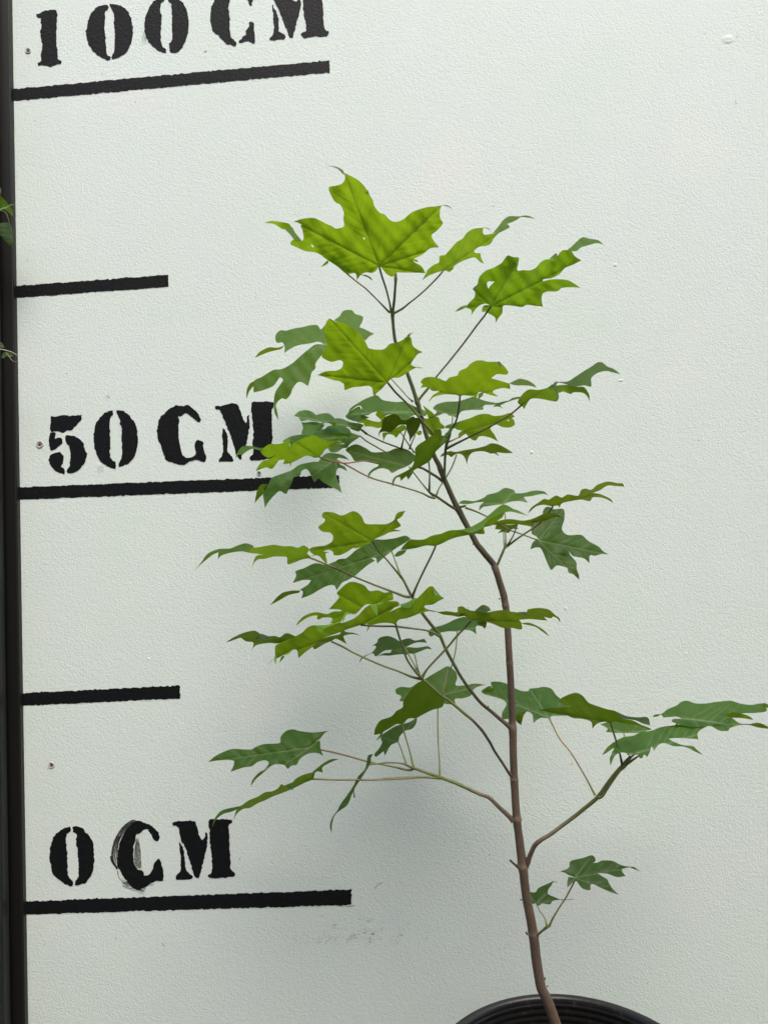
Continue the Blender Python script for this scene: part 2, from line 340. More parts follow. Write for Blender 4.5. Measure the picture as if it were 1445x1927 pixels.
GL = [('digit','1 of 100', ['C1:', "250,95 275,92 300,75 340,72 355,66 387,70 392,100 388,160 387,300 395,360 397,405 415,410 420,432 385,438 350,450 300,445 262,445 258,430 285,410 280,370 288,330 285,280 275,220 285,180 278,130 280,120 255,115"]),
 ('digit','first 0 of 100', ['C1:', "725,32 738,45 735,60 718,75 715,130 712,200 720,260 722,340 730,375 752,385 750,405 730,408 690,390 645,360 610,310 590,250 590,190 605,130 630,80 670,45", "752,25 800,32 850,55 880,90 900,150 905,210 900,270 880,320 855,360 810,385 768,403 762,385 780,330 782,260 778,190 775,110 765,70 750,45"]),
 ('digit','second 0 of 100', ['C1:', "1115,5 1100,15 1090,60 1100,110 1095,180 1095,260 1105,315 1130,335 1135,358 1095,355 1060,335 1020,290 990,240 985,150 1000,80 1020,40 1050,5 1075,-10 1120,-20", "1145,-15 1150,10 1165,30 1170,110 1172,200 1170,270 1155,300 1152,330 1165,358 1215,350 1240,320 1265,270 1283,210 1283,130 1270,60 1245,20 1210,-10"]),
 ('letter','C of 100 CM', ['C2:', "520,315 490,305 450,290 400,240 365,210 350,150 350,60 370,10 400,-40 450,-80 500,-90 485,-40 480,0 470,60 480,130 478,190 490,250 520,290", "540,295 545,275 590,235 585,215 605,190 612,155 625,145 642,160 645,220 652,290 640,300 605,280", "540,-85 590,-70 635,-60 630,30 615,38 603,10 580,-40"]),
 ('letter','M of 100 CM', ['C2:', "770,30 790,70 810,120 812,180 820,215 855,240 850,265 800,272 752,272 755,255 770,240 778,200 775,120 770,70", "745,-100 850,-110 880,-40 925,10 960,-30 960,50 940,130 920,210 905,258 885,250 870,210 840,140 810,60 780,0 770,-60", "975,-115 1108,-125 1112,-90 1105,-20 1112,60 1115,150 1125,200 1150,215 1152,230 1130,250 1060,245 985,257 962,240 965,225 995,215 995,160 985,110"]),
 ('digit','5 of 50', ['C3:', "350,305 380,300 435,293 500,298 560,290 555,320 520,365 490,392 455,400 435,413 400,405 345,402 345,350", "345,415 375,412 380,430 375,455 410,445 427,460 425,490 400,500 380,525 350,530 337,505 337,450", "450,432 500,435 545,455 570,490 583,540 597,555 590,570 580,610 555,650 510,685 460,690 458,665 475,640 480,570 475,510 450,480", "380,548 415,550 435,580 430,620 418,640 440,658 440,695 400,682 355,650 335,615 335,590 350,560"]),
 ('digit','0 of 50', ['C3:', "770,260 768,285 750,320 748,400 752,480 750,560 765,600 788,620 785,658 740,645 700,620 660,570 643,500 640,420 655,350 690,300 735,265", "792,258 840,265 880,295 920,345 935,400 940,470 930,540 905,590 870,625 810,650 808,625 828,580 830,500 830,420 828,370 812,350 822,330 800,290"]),
 ('letter','C of 50 CM', ['C3:', "1070,400 1085,320 1120,280 1160,245 1200,230 1250,232 1280,225 1320,255 1355,295 1368,325 1360,340 1340,335 1300,305 1265,280 1240,300 1215,300 1222,330 1212,380 1220,450 1225,500 1240,560 1270,582 1320,570 1330,540 1322,510 1335,470 1360,465 1382,480 1385,530 1405,575 1395,610 1370,610 1340,600 1290,610 1240,632 1170,615 1130,600 1115,560 1095,500 1075,450"]),
 ('letter','M of 50 CM', ['C4:', "430,385 450,400 465,430 465,480 465,545 495,580 500,605 400,610 402,595 425,570 435,520 428,450", "380,230 430,228 500,212 530,220 550,260 570,320 590,350 600,300 612,290 613,380 600,440 590,500 565,560 552,600 530,570 500,480 470,400 430,300 410,258 380,252", "630,212 680,203 775,205 778,235 765,260 765,340 770,430 768,510 800,560 800,580 740,590 680,600 620,598 618,575 640,550 635,470 640,390 628,300"]),
 ('digit','0 of 0 CM', ['C5:', "480,200 482,235 455,250 450,300 458,370 460,450 468,540 497,575 495,605 460,600 410,565 360,520 345,460 338,400 350,320 380,255 430,215", "500,200 550,205 590,240 625,290 640,350 643,430 635,500 605,560 575,590 515,600 515,575 535,540 535,460 530,380 520,290 525,250 500,235"]),
 ('letter','smeared C of 0 CM', ['C5:', "800,460 805,370 820,300 855,230 900,180 945,160 980,175 1030,195 1075,240 1088,275 1070,300 1050,290 1020,240 990,215 950,250 930,255 915,310 908,380 910,440 935,490 970,500 985,535 1030,510 1045,460 1075,420 1095,440 1110,500 1115,550 1100,572 1060,570 1010,600 960,625 930,630 880,590 840,540"]),
 ('letter','M of 0 CM', ['C6:', "137,305 160,340 172,400 180,480 200,515 228,540 215,555 170,562 115,558 118,530 145,500 145,420 140,350", "90,175 110,165 235,162 255,190 270,260 290,295 310,270 315,240 325,245 328,300 315,380 290,480 270,555 240,540 215,460 190,380 160,310 140,270 135,220 115,198 90,190", "340,155 470,150 492,155 492,175 470,190 475,250 478,350 485,420 485,490 512,515 510,535 440,548 340,550 330,530 355,515 358,430 350,350 342,290 342,220"])]
for nm, lb, (cr, *pl) in GL:
    paint(nm, [pts(cr[:-1], s) for s in pl], m_black, wall, 1.1, sm=True, label='black stencilled '+lb)
# brush smear round the C of 0 CM: thin dry-brush hairs
hairs = []
rr = random.Random(5)
def hair(c, w_):
    c = catmull(c, 5); t = np.gradient(c, axis=0); n = np.stack([t[:,1],-t[:,0]],1); n /= np.linalg.norm(n,axis=1)[:,None]
    return [tuple(v) for v in np.concatenate([c+n*w_, (c-n*w_)[::-1]])]
for i in range(24):
    f = (i+rr.uniform(-.4,.4))/23
    c = [(905+f*40, 152+f*12+rr.uniform(-2,2)), (835+f*40, 200+f*8), (780+f*35, 290+f*5), (757+f*45, 385), (768+f*40, 440+rr.uniform(0,25))]
    k0 = rr.choice([0,0,1]); k1 = rr.choice([5,5,4])
    hairs.append(hair(pts('C5', ' '.join('%g,%g' % q for q in c[k0:k1])), .22))
for i in range(18):
    f = i/17
    c = [(925+f*18, 270+rr.uniform(0,40)), (918+f*38, 360), (915+f*45, 430), (925+f*38, 480+rr.uniform(-10,12))]
    hairs.append(hair(pts('C5', ' '.join('%g,%g' % q for q in c)), .2))
for i in range(90):
    x, y = rr.uniform(830,1010), 0; y = 560+(x-830)*.28+rr.uniform(-28,28)+ (20 if x < 960 else -40)
    a = rr.uniform(.1,.8); l = rr.uniform(15,45)
    hairs.append(hair(pts('C5', '%g,%g %g,%g %g,%g' % (x,y,x+l*.5,y+l*.5*a+3,x+l,y+l*a)), .25))
hairs.append(hair(pts('C5', '800,500 808,540 830,570 860,585 900,590'), .5))
hairs.append(hair(pts('C5', '757,400 765,435 785,465 800,490'), 2.2))
paint('brush_smear', hairs, m_smear, wall, .25, th=.0003, step=2.5, label='dry brush smear round the C of 0 CM')
# specks and pencil nicks on the white paint
specks = []
for (x,y,r_) in ((372,786,.9),(256,192,1.2),(67,227,1),(193,140,1),(213,150,.9),(1314,829,1.5),(928,388,1.3),(206,748,1.6),(126,703,1.2),(52,489,1),(236,960,.8),
                 (451,1616,1.6),(219,1766,1.3),(85,1778,1.2),(78,1757,.9),(112,1667,1),(583,517,1.2),(387,97,1.2),(404,107,1),(635,86,1),(1384,195,1.6),(1383,190,1.2),(1326,63,1),(1386,70,1.1),
                 (862,1620,1.3),(920,1609,1.4),(908,1603,1),(993,1692,1.6),(864,1792,1.2),(1218,1850,1.3),(622,1506,1.1),(762,1552,1.2),(950,1784,1.3),(955,1778,1),(1038,1850,1),(340,1830,1.1),(500,1880,1.1),(720,1850,.9),(1302,1400,.9),(1110,1340,1),(1190,570,1),(560,520,.8),(1250,1090,1)):
    n = 8; specks.append([(x+r_*math.cos(6.283*i/n)*rr.uniform(.5,1.2)*.8, y+r_*math.sin(6.283*i/n)*rr.uniform(.5,1.3)*.8) for i in range(n)])
for (x0,y0,x1,y1) in ((200,748,205,743),(384,98,389,96),(712,1664,704,1672),(719,1661,712,1664),(305,1775,310,1781),(1074,1440,1076,1436),(1055,1693,1078,1692),(634,1704,646,1705),(652,1706,668,1704)):
    specks.append(hair([(x0,y0),((x0+x1)/2,(y0+y1)/2+.4),(x1,y1)], .4))
o = paint('dirt_speck', specks, m_hole, wall, .1, th=.00025, step=1.5); o['kind'] = 'stuff'
# light rub marks: by the second 0 of 100 and under the 0 of 50
rub = []
for i in range(16):
    x = 966+i*2+rr.uniform(-2,2); y = 200+rr.uniform(-25,90)+i*3
    rub.append(hair(pts('C1','%g,%g %g,%g %g,%g'%(x,y,x+2,y+14,x+5,y+rr.uniform(20,40))), .25))
for i in range(6):
    x = 665+i*7; rub.append(hair(pts('C3','%g,%g %g,%g %g,%g'%(x,640,x+1,660,x+3,690)), .22))
for i in range(60):
    x = rr.gauss(590+ (110 if i%3==0 else 0), 26 if i%3 else 18); y = 1768+rr.uniform(-9,9); 
    if i%2: x = rr.gauss(620,30)
    rub.append(hair([(x,y),(x+1.5,y+rr.uniform(-1,1)),(x+rr.uniform(2,5),y+rr.uniform(-2,2))], .28))
m_rub, nt_, b_ = newmat('rubbed_grey'); b_.inputs['Base Color'].default_value = (.36,.35,.32,1)
o = paint('scuff_mark', rub, m_rub, wall, .1, th=.0002, step=2); o['kind'] = 'stuff'
def screw(px, py, r_):
    c = P(px, py, 0); k = CAM_D/FPX; rad = r_*k; V = []; F = []; n = 24
    prof = [(1.0,-.0001),(.93,-.0011),(.80,-.0013),(.66,-.0006),(.5,-.0004),(.0,-.0007)]
    for (q, y) in prof:
        for i in range(n): V.append((c.x+q*rad*math.cos(6.2832*i/n), y, c.z+q*rad*math.sin(6.2832*i/n)))
    for j in range(len(prof)-1):
        for i in range(n): F.append((j*n+i, j*n+(i+1)%n, (j+1)*n+(i+1)%n, (j+1)*n+i))
    o = link('screw', mesh('screw', V, F), m_screw, wall)
    V = []; F = []
    for s in (R(20), R(110)):
        d = Vector((math.cos(s),0,math.sin(s)))*rad*.55; e = Vector((-math.sin(s),0,math.cos(s)))*rad*.15; b0 = len(V)
        yy = -.0009 if s < 1 else -.0010
        for q in (-d-e, d-e, d+e, -d+e): V.append((c.x+q.x, yy, c.z+q.z))
        F.append((b0,b0+1,b0+2,b0+3))
    link('screw_slot', mesh('screw_slot', V, F, False), m_hole, o)
screw(54, 96, 5.8); screw(76, 836.5, 7.2); screw(98, 1439.5, 6.0); screw(488, 890.5, 4.5)
# painted-over plug in the upper right and small paint lumps
V = []; F = []
def lump(px, py, rx, rz, h):
    c = P(px, py, 0); k = CAM_D/FPX; n = 12; b0 = len(V); m = 5
    for j in range(m):
        q = 1-j/(m-1)
        for i in range(n):
            a = 6.2832*i/n; V.append((c.x+q*rx*k*math.cos(a), .0001-h*.6*math.sqrt(max(0,1-q*q)), c.z+q*rz*k*math.sin(a)))
    for j in range(m-1):
        for i in range(n): F.append((b0+j*n+i, b0+j*n+(i+1)%n, b0+(j+1)*n+(i+1)%n, b0+(j+1)*n+i))
for a in ((1369,74,13,10,.0014),(1000,851,3,4,.0015),(1167,716,5,3,.0012),(961,1055,1.6,1.6,.001),(1157,499,4,4,.0012),(1076,1548,2.5,2,.001),(1103,1525,2.5,2,.001),(1022,928,3,2,.0008),(806,575,2,2,.0008),(1290,1230,3,2,.001),(280,1240,3,3,.001),(1064,1145,4,4,.0008)): lump(*a)
link('paint_lump', mesh('paint_lump', V, F), m_wall, wall)
# ------------------------------------------------------------------ dark post at the wall's end
pa, pb = P(20,0,-.012), P(50,1927,-.012)
px_ = (pa.x+pb.x)/2-.0045
post = empty('metal_post', (px_-.05, -.03, 0))
tag(post, 'dark grey and black metal post along the left end of the white wall', 'post')
box('edge_strip', px_-.030, px_, -.008, .02, 0, 2.6, m_postb, post, .0015)
box('post_face', px_-.40, px_-.012, -.030, -.0125, 0, 2.6, m_post, post, .003)
# ------------------------------------------------------------------ the sapling
Y0 = -.205
def YS(off): return Y0-off/100.0          # off in cm towards the viewer from the main stem
root_pt = P(1052, 2010, YS(0))
sap = empty('maple_sapling', root_pt)
tag(sap, 'young maple sapling with thin brown stem and pointed lobed green leaves in a black pot', 'sapling')
BR = (.122,.084,.057); BRL = (.19,.14,.10); DK = (.066,.060,.026); GN = (.135,.165,.034); GD = (.085,.105,.026); OR = (.30,.17,.05); PK = (.19,.135,.05); OL = (.15,.16,.04)
def px2m(w_, off): return w_*(CAM_D+YS(off))/FPX
def shoot(name, spec, mat=None, ring=10, n=6, wob=.03, parent=None):
    """spec: list of (photo x, y, off cm, width px, colour)"""
    rows = []
    for (x,y,off,w_,c) in spec:
        p = P(x, y, YS(off)); rows.append((p.x,p.y,p.z, px2m(w_,off)/2, *c))
    return tube(name, rows, mat or m_bark, parent or sap, ring, n, wob)
stem_xy = [(1084,2090,19),(1068,2010,19.5),(1045,1927,19),(1028,1880,18.5),(1017,1855,18),(1009.5,1810,17.5),(1004,1766,17.5),(1003,1757,19),(1001,1745,17),(994.6,1711,16.5),(989,1680,16),(985,1645,16),(983,1630,19.5),(981.5,1617,16.5),(976,1575,14.8),(973,1550,15),(972,1540,17),(971,1530,14.5),(969,1502,14),(967.5,1472,14.5),(967,1466,15.5),(966.5,1455,13.6),(965,1400,13.6),(964.6,1378,14.4),(964,1368,15.5),(963.5,1355,13),(963,1331,12.8),(959.5,1262,12.6),(958.7,1248,13.6),(958,1240,12.3),(957,1220,12.3),(955,1186,12.3),(952,1146,12.5),(951,1140,13.6),(949,1130,12.5),(947,1119,12.8),(936,1083,12),(931,1068,13),(927,1060,11.5),(910,1040,11.5),(896,1022,11.2),(886,1003,10.8),(878,989,10.6),(865,964,11.5),(861,957,12.5),(856,947,10.5),(846,925,10),(832,893,9.6),(829,884,11),(825,874,9.4),(816,856,8.8),(803,822,8),(793,785,7.8),(788,765,8),(785,757,10),(782,747,7.6),(776,729,7.3),(765.6,700,7),(752,665,6.6),(743.3,640,6.2),(739.3,605,6),(738.7,592,7.5),(739.5,584,5.6),(741.8,565,5.2),(744,535,4.8),(744.5,526,6.4),(744.2,515,4.4),(744.0,508,2.5)]
rows = []
for (x,y,w_) in stem_xy:
    off = 0 if y > 900 else (900-y)*.003
    t = min(1, max(0, (y-730)/220)); t2 = min(1,max(0,(y-1000)/150))
    c = np.array(GD)*(1-t)+np.array(DK)*t; c = c*(1-t2)+np.array(BR)*t2
    c = c*random.uniform(.88,1.1)
    if w_ > 12 and any(abs(y-q)<2 for q in (1757,1630,1540,1466,1368,1248,1140,1068)): c = np.array(BRL)
    rows.append((x,y,off,w_*1.0,tuple(c)))
st = shoot('stem', rows, ring=16, n=5, wob=.018)
def line(crop, s): return pts(crop, s)
def mk(name, xy, offs, ws, cols, **kw):
    xy = [q for i, q in enumerate(xy) if i == 0 or math.dist(q, xy[i-1]) > 4]
    n = len(xy); sp = []
    for i, (x,y) in enumerate(xy):
        t = i/(n-1); f = t*(len(offs)-1); a = int(min(f, len(offs)-2)); off = offs[a]+(offs[a+1]-offs[a])*(f-a)
        f = t*(len(ws)-1); a = int(min(f, len(ws)-2)); w_ = ws[a]+(ws[a+1]-ws[a])*(f-a)
        f = t*(len(cols)-1); a = int(min(f, len(cols)-2)); c = tuple(np.array(cols[a])*(1-f+a)+np.array(cols[a+1])*(f-a))
        sp.append((x,y,off,w_,c))
    return shoot(name, sp, **kw)
mk('branch', line('B7','345,425 325,400 240,320 160,245 100,222 70,210 B5: 780,985 660,925 530,875 440,845 355,815 300,792'), [0,-.3,-1], [11,8.5,7,6.5,6,6,5.5,4.5,3.5], [BR,BR,BR,BRL,GN,GN,GN,DK])
mk('branch', line('B5','1020,870 1000,845 965,790 905,700 870,635 820,560 775,510 750,485 690,435 600,360 540,320 480,265 430,222 405,205'), [0,1.2,2,2], [7,5,5,5.6,5,5.6,5,5,5], [BR,BR,DK,DK,BR,GN,GD,GN,GN])
mk('branch', line('B5','1020,545 1000,530 930,470 870,420 810,370 740,285 680,200 640,130 570,0 B1: 530,990 480,930 410,840 345,735'), [0,.8,1,1], [11,7.5,6.5,6,6,6,6,6,6,5.5], [BR,BR,DK,DK,GD,GD,DK,GD])
mk('branch', line('B7','430,775 452,735 470,680 500,615 525,585 560,560 640,510 800,390 900,310 980,240 B6: 380,740 430,680 470,635 510,590'), [0,.6,1,1.5,2], [12,9,8,8.5,7.5,7,7,7,7,6.5,6,5.5], [BR,BR,BR,BRL,GD,GD,GD,GD])
mk('twig_stub', line('B7','395,780 372,765 345,742 318,718'), [0,0], [7,5,4,4], [BR,DK,DK])
mk('branch', line('B8','585,585 600,575 635,545 672,515'), [0,1], [6,4.5,4,6], [BR,GN,GN])
mk('branch', line('A7','545,755 560,735 585,680 608,625 625,600'), [0,-.8], [7,5,5,5,7], [DK,GD,GD])
mk('branch', line('A7','300,365 275,352 230,325 150,270 125,258 97,237'), [0,.8], [7,5.5,5,5,6,3.5], [BR,DK,GD,GD])
mk('twig_stub', line('A7','280,340 305,340 330,336 348,330'), [0,.5], [6,4,4.5,3], [DK,DK,GD])
mk('branch', line('A7','190,165 150,135 60,80 20,65 A6: 1250,495 1225,450 1195,400 1140,378'), [0,-.6,-1], [6,5,4.5,4.5,4,3.5], [DK,DK,GD,GD])
mk('branch', line('A5','203,940 203,900 207,800 211,740 225,690 240,640 247,600'), [.2,.8], [6,5,5,5.5,5,5,3], [GD,GD,GD])
mk('branch', line('B1','345,735 320,690 290,630 266,592'), [1,.5], [6,5,4.5,6], [GD,GD,GD])
mk('branch', line('B5','410,208 390,160 375,110'), [2,2], [4,3,2.5], [GD,GN])
mk('branch', line('A6','1140,378 1105,365 1000,325 905,278'), [-1,-.5], [3.5,3,2.6], [GD,GN,GN])
buds = []
def bud(crop, x, y, dx, dy, w_=3.2):
    (a, b_), = pts(crop, '%g,%g' % (x,y)); 
    shoot('bud', [(a,b_,0,w_*.8,DK),(a+dx*.4,b_+dy*.4,0,w_,(.02,.015,.012)),(a+dx*.8,b_+dy*.8,0,w_*.7,(.02,.015,.012)),(a+dx,b_+dy,0,.4,(.02,.015,.012))], ring=8, n=4, wob=0)
bud('B7',440,712,0,-5); bud('B7',410,1015,-4,1,2.4); bud('B8',532,575,-4,-6); bud('B8',648,880,1.5,-5,2.4); bud('B8',665,930,1.5,-4,2.2); bud('B5',860,408,1,-5,3); bud('B5',1000,515,-2,-3,3.4)
bud('B1',942,745,-3,1,2.6); bud('B1',765,372,-3,2,2.6); bud('B1',925,520,2,-2,3); bud('B7',400,410,3,0,2); bud('B8',600,580,2,3,3); bud('B1',690,122,4,-1,3)
# ------------------------------------------------------------------ leaves
GRID = 1.8
VR = random.Random(11)
def veins_of(out, base):
    A = np.array(out); n = len(A); cand = []
    size = max(np.linalg.norm(A-base, axis=1))
    for i in range(n):
        a = A[i-1]-A[i]; c = A[(i+1)%n]-A[i]
        ca = np.dot(a,c)/(np.linalg.norm(a)*np.linalg.norm(c)+1e-9)
        d = A[i]-base; l = np.linalg.norm(d)
        nrm = a/(np.linalg.norm(a)+1e-9)+c/(np.linalg.norm(c)+1e-9)
        if ca > -.55 and l > .22*size and np.dot(nrm, d) < 0: cand.append((l*(1+.3*ca), math.atan2(d[1],d[0]), A[i]))
    cand.sort(key=lambda q: -q[0]); tips = []
    for l, an, q in cand:
        if all(abs((an-b_+math.pi)%(2*math.pi)-math.pi) > R(24) for _, b_, _ in tips): tips.append((l,an,q))
        if len(tips) == 6: break
    segs = []
    for k, (l, an, q) in enumerate(tips):
        segs.append((base, q, 1.0)); d = q-base; L_ = np.linalg.norm(d); u = d/L_
        m = max(3, int(L_/17))
        for j in range(1, m):
            for sg in (-1, 1):
                f = (j+(.28 if sg > 0 else 0)+VR.uniform(-.25,.25))/m; p0 = base+d*f; ang = R(48+VR.uniform(-9,9))*sg
                v = np.array([u[0]*math.cos(ang)-u[1]*math.sin(ang), u[0]*math.sin(ang)+u[1]*math.cos(ang)])
                ll = L_*.42*(1-f*.7)*VR.uniform(.6,1.15)
                # stop where another main vein is nearer
                steps = np.linspace(.1,1,8); e = p0
                for s_ in steps:
                    c = p0+v*ll*s_; c = c+u*ll*.18*s_*s_
                    dm = min([seg_dist(c[None], base, t[2])[0][0] for t in tips if t[2] is not q] or [99])
                    if dm < seg_dist(c[None], base, q)[0][0]*.8: break
                    e = c
                if np.linalg.norm(e-p0) > 4: segs.append((p0, e, .5))
    return segs
leaf_no = 0
def leaf(crop, base, out, off, side, flaps=(), pet=None, noff=0, pw=2.6, pc=(GN,GN), tone=1.0, slope=None, holes=(), parent=None, dirx=None, label=None, grow=1.0):
    global leaf_no; leaf_no += 1
    rnd = np.random.RandomState(leaf_no*13)
    B = np.array(pts(crop, base)[0]); O = pts(crop, out)
    A = np.array(O); c0 = A.mean(0)
    # attitude of the blade: a roughly round blade seen foreshortened
    sm = smooth_outline(O, 3.0); cov = np.cov((sm-sm.mean(0)).T); ev, evec = np.linalg.eigh(cov)
    ratio = math.sqrt(ev[0]/ev[1]); m = evec[:,0]
    if m[1] > 0: m = -m
    m = m+np.array([0,-.45]); m /= np.linalg.norm(m)
    s = slope if slope is not None else min(1.9, max(.75, math.sqrt(max(0,1/max(ratio,.05)**2-1))*.85))
    if dirx is not None: m = np.array(dirx, float); m /= np.linalg.norm(m)
    sgn = 1.0 if side == 'u' else -1.0
    k = (CAM_D+YS(off))/FPX
    segs = veins_of(O, B)
    size = np.linalg.norm(A-B, axis=1).max()
    ph = rnd.uniform(0,6.28,6)
    def offs(q, sg, anchor, a_off, s_):
        d = q-anchor; h = a_off + sg*s_*(d@m)*k*100
        return h
    V = []; F = []; VE = []; TM = []; TH = []; thin = .24 if side == 't' else .22+.21*min(1, max(.3, tone))
    def add(loops, sd, sg, anchor, a_off, s_, main, tm=1.0):
        vs, T = fill([smooth_outline(l, GRID) for l in loops], GRID)
        h = offs(vs, sg, anchor, a_off, s_)
        ve = np.zeros(len(vs)); dmain = np.full(len(vs), 99.); dsec = np.full(len(vs), 99.)
        for a, b_, wgt in segs:
            d, t = seg_dist(vs, np.array(a), np.array(b_))
            wd = (1.5 if wgt == 1 else .95)*(1-.5*t)
            ve = np.maximum(ve, wgt*np.exp(-(d/wd)**2)*(1.0 if wgt==1 else 1.0))
            if wgt == 1: dmain = np.minimum(dmain, d)
            dsec = np.minimum(dsec, d)
        if not main: ve *= .5
        r_ = np.linalg.norm(vs-B, axis=1)/size
        bulge = .09*(1-np.exp(-dmain/3.5))*(size/110) + .035*(1-np.exp(-dsec/2.5))
        wav = .12*np.sin(vs[:,0]*.055+ph[0])*np.cos(vs[:,1]*.06+ph[1])+.045*np.sin(vs[:,0]*.13+vs[:,1]*.09+ph[2])+.025*np.sin(vs[:,0]*.21-vs[:,1]*.17+ph[3])
        droop = .9*r_**2*(size/110)*(1 if main else .3)
        far = 1 if sd == 'u' else -1       # the upper side of the blade looks away from us when we see it from below
        h = h - far*bulge*(1 if sd == 'u' else 1.35) + wav*size/110 + (-far)*droop*-.6
        b0 = len(V)
        for v, hh in zip(vs, h): V.append(P(v[0], v[1], YS(hh)))
        VE.extend(ve); TM.extend([tm]*len(vs)); TH.extend([min(.5, thin*(1.2 if tm > 1 else 1))]*len(vs))
        for f in T:
            a, b_, c = V[b0+f[0]], V[b0+f[1]], V[b0+f[2]]
            n_ = (b_-a).cross(c-a); facing = n_.dot(CAM-a) > 0
            f = [int(x)+b0 for x in f]
            if facing != (sd == 't'): f = f[::-1]
            F.append(tuple(f))
    add([O]+[pts(crop, h) for h in holes], side, sgn, B, off, s, True)
    for fl in flaps:
        sd, sp = fl[0], fl[1]; ex = fl[2] if len(fl) > 2 else .15
        fp = pts(crop, sp); an = np.array(fp[0])
        a_off = offs(an[None], sgn, B, off, s)[0]
        same = sd == side
        add([fp], sd, sgn if same else -sgn, an, a_off+ex, fl[3] if len(fl) > 3 else (s if same else .9), False, fl[4] if len(fl) > 4 else 1.0)  # last value multiplies the flap colour: sunlit brightness painted into turned-up flaps
    me = mesh('leaf', V, F); setattr_f(me, 'vein', VE); setattr_f(me, 'thin', TH)
    hv = rnd.uniform(-1,1); t = max(.5, min(1.25, tone))*rnd.uniform(.94,1.06)  # tone mixes leaf colour variation with shade painted into the crowded inner leaves
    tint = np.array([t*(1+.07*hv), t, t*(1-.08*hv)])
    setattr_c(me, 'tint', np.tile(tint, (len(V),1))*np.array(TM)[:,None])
    o = link('leaf', me, m_leaf, parent or sap)
    if label: o['label'] = label
    if pet:
        xy0 = pts(crop, pet); xy = [xy0[0]]
        for q in xy0[1:]:
            if math.dist(q, xy[-1]) > 9: xy.append(q)
        if len(xy) > 1 and xy[-1] != xy0[-1]: xy[-1] = xy0[-1]
        if len(xy) == 1: xy.append(xy0[-1])
        n = len(xy); sp = []
        xy[0] = tuple(B) if np.linalg.norm(np.array(xy[0])-B) < 3 else xy[0]
        cum = [0]
        for i in range(1,n): cum.append(cum[-1]+math.dist(xy[i],xy[i-1]))
        for i in range(n):
            t = cum[i]/cum[-1]; w_ = 1.22*(pw*(1 if t < .85 else 1.35) if i < n-1 else pw*1.6)
            f = t*(len(pc)-1); a = int(min(f,len(pc)-2)); c = np.array(pc[a])*(1-f+a)+np.array(pc[a+1])*(f-a)
            sp.append((xy[i][0], xy[i][1], off+(noff-off)*t+.0, w_, tuple(c)))
        shoot('leaf_stalk', sp, mat=m_pet, ring=8, n=5, wob=0, parent=o)
    return o
# --- top of the plant
leaf('A1', '843,725', "605,90 635,105 700,140 745,185 770,230 800,275 810,315 845,360 880,375 915,410 955,425 1010,405 1055,365 1100,345 1165,325 1225,320 1268,312 1255,350 1258,400 1275,435 1240,480 1200,515 1210,545 1248,597 1190,605 1140,645 1090,670 1077,682 1085,700 1130,725 1158,773 1090,770 1010,770 960,770 935,797 895,780 865,745 843,725 825,755 795,772 750,768 715,790 692,822 685,780 650,765 620,772 560,725 490,680 430,640 395,630 340,622 290,600 240,575 265,543 318,555 330,535 322,480 308,450 320,445 290,430 262,422 330,402 400,398 440,415 490,440 525,455 545,470 590,463 605,450 600,400 603,360 580,310 545,290 515,240 502,190 550,178 590,165 612,130",
     2.2, 'u', [('t', "607,95 595,72 560,52 520,44 470,42 520,49 555,62 578,80 600,104"), ('t', "320,555 275,500 244,455 195,468 240,512 268,545"), ('u', "245,468 235,440 180,425 110,418 65,430 130,440 190,474"), ('t', "1262,314 1310,312 1348,340 1310,321"), ('u',"500,700 490,688 445,732 480,718"), ('t',"715,783 755,785 790,805 798,825 765,802"), ('t',"745,222 765,205 780,245 768,232",.25), ('u',"1075,678 1095,680 1112,696 1085,694",-.3)],
     "843,725 860,790 890,880 915,980 928,1045", .9, 3.2, (GN,OL,GN), tone=1.05, slope=.85, holes=["733,528 744,533 747,545 738,543","378,578 392,582 400,598 388,594"])
leaf('A1', '622,775', "440,640 520,640 600,690 680,770 622,778 560,728 500,690 460,660", .6, 'u', [], "622,775 690,830 760,885 840,965 915,1042", .9, 2.4, (GN,OR,OL,GN), tone=.95)
leaf('A2', '195,468', "50,533 75,490 90,460 135,425 165,412 170,370 190,362 205,362 235,330 260,300 290,270 325,250 355,210 400,183 468,175 463,205 475,224 530,215 577,208 540,245 515,285 480,300 440,305 405,330 415,348 445,348 450,375 470,420 440,405 410,378 370,385 320,405 270,435 262,455 235,478 218,468 195,468 150,480 100,500",
     1.2, 'u', [('t', "575,209 530,213 570,165 600,125 640,98 710,98 765,92 825,118 770,107 720,105 690,125 630,150 645,172 600,198"), ('t',"465,173 500,178 527,210 515,196 495,183")],
     "A2: 200,466 150,520 70,600 0,660 A1: 1050,975 1000,1015 945,1045", .9, 2.6, (OL,PK,GN,GN), tone=1.0, slope=1.3)
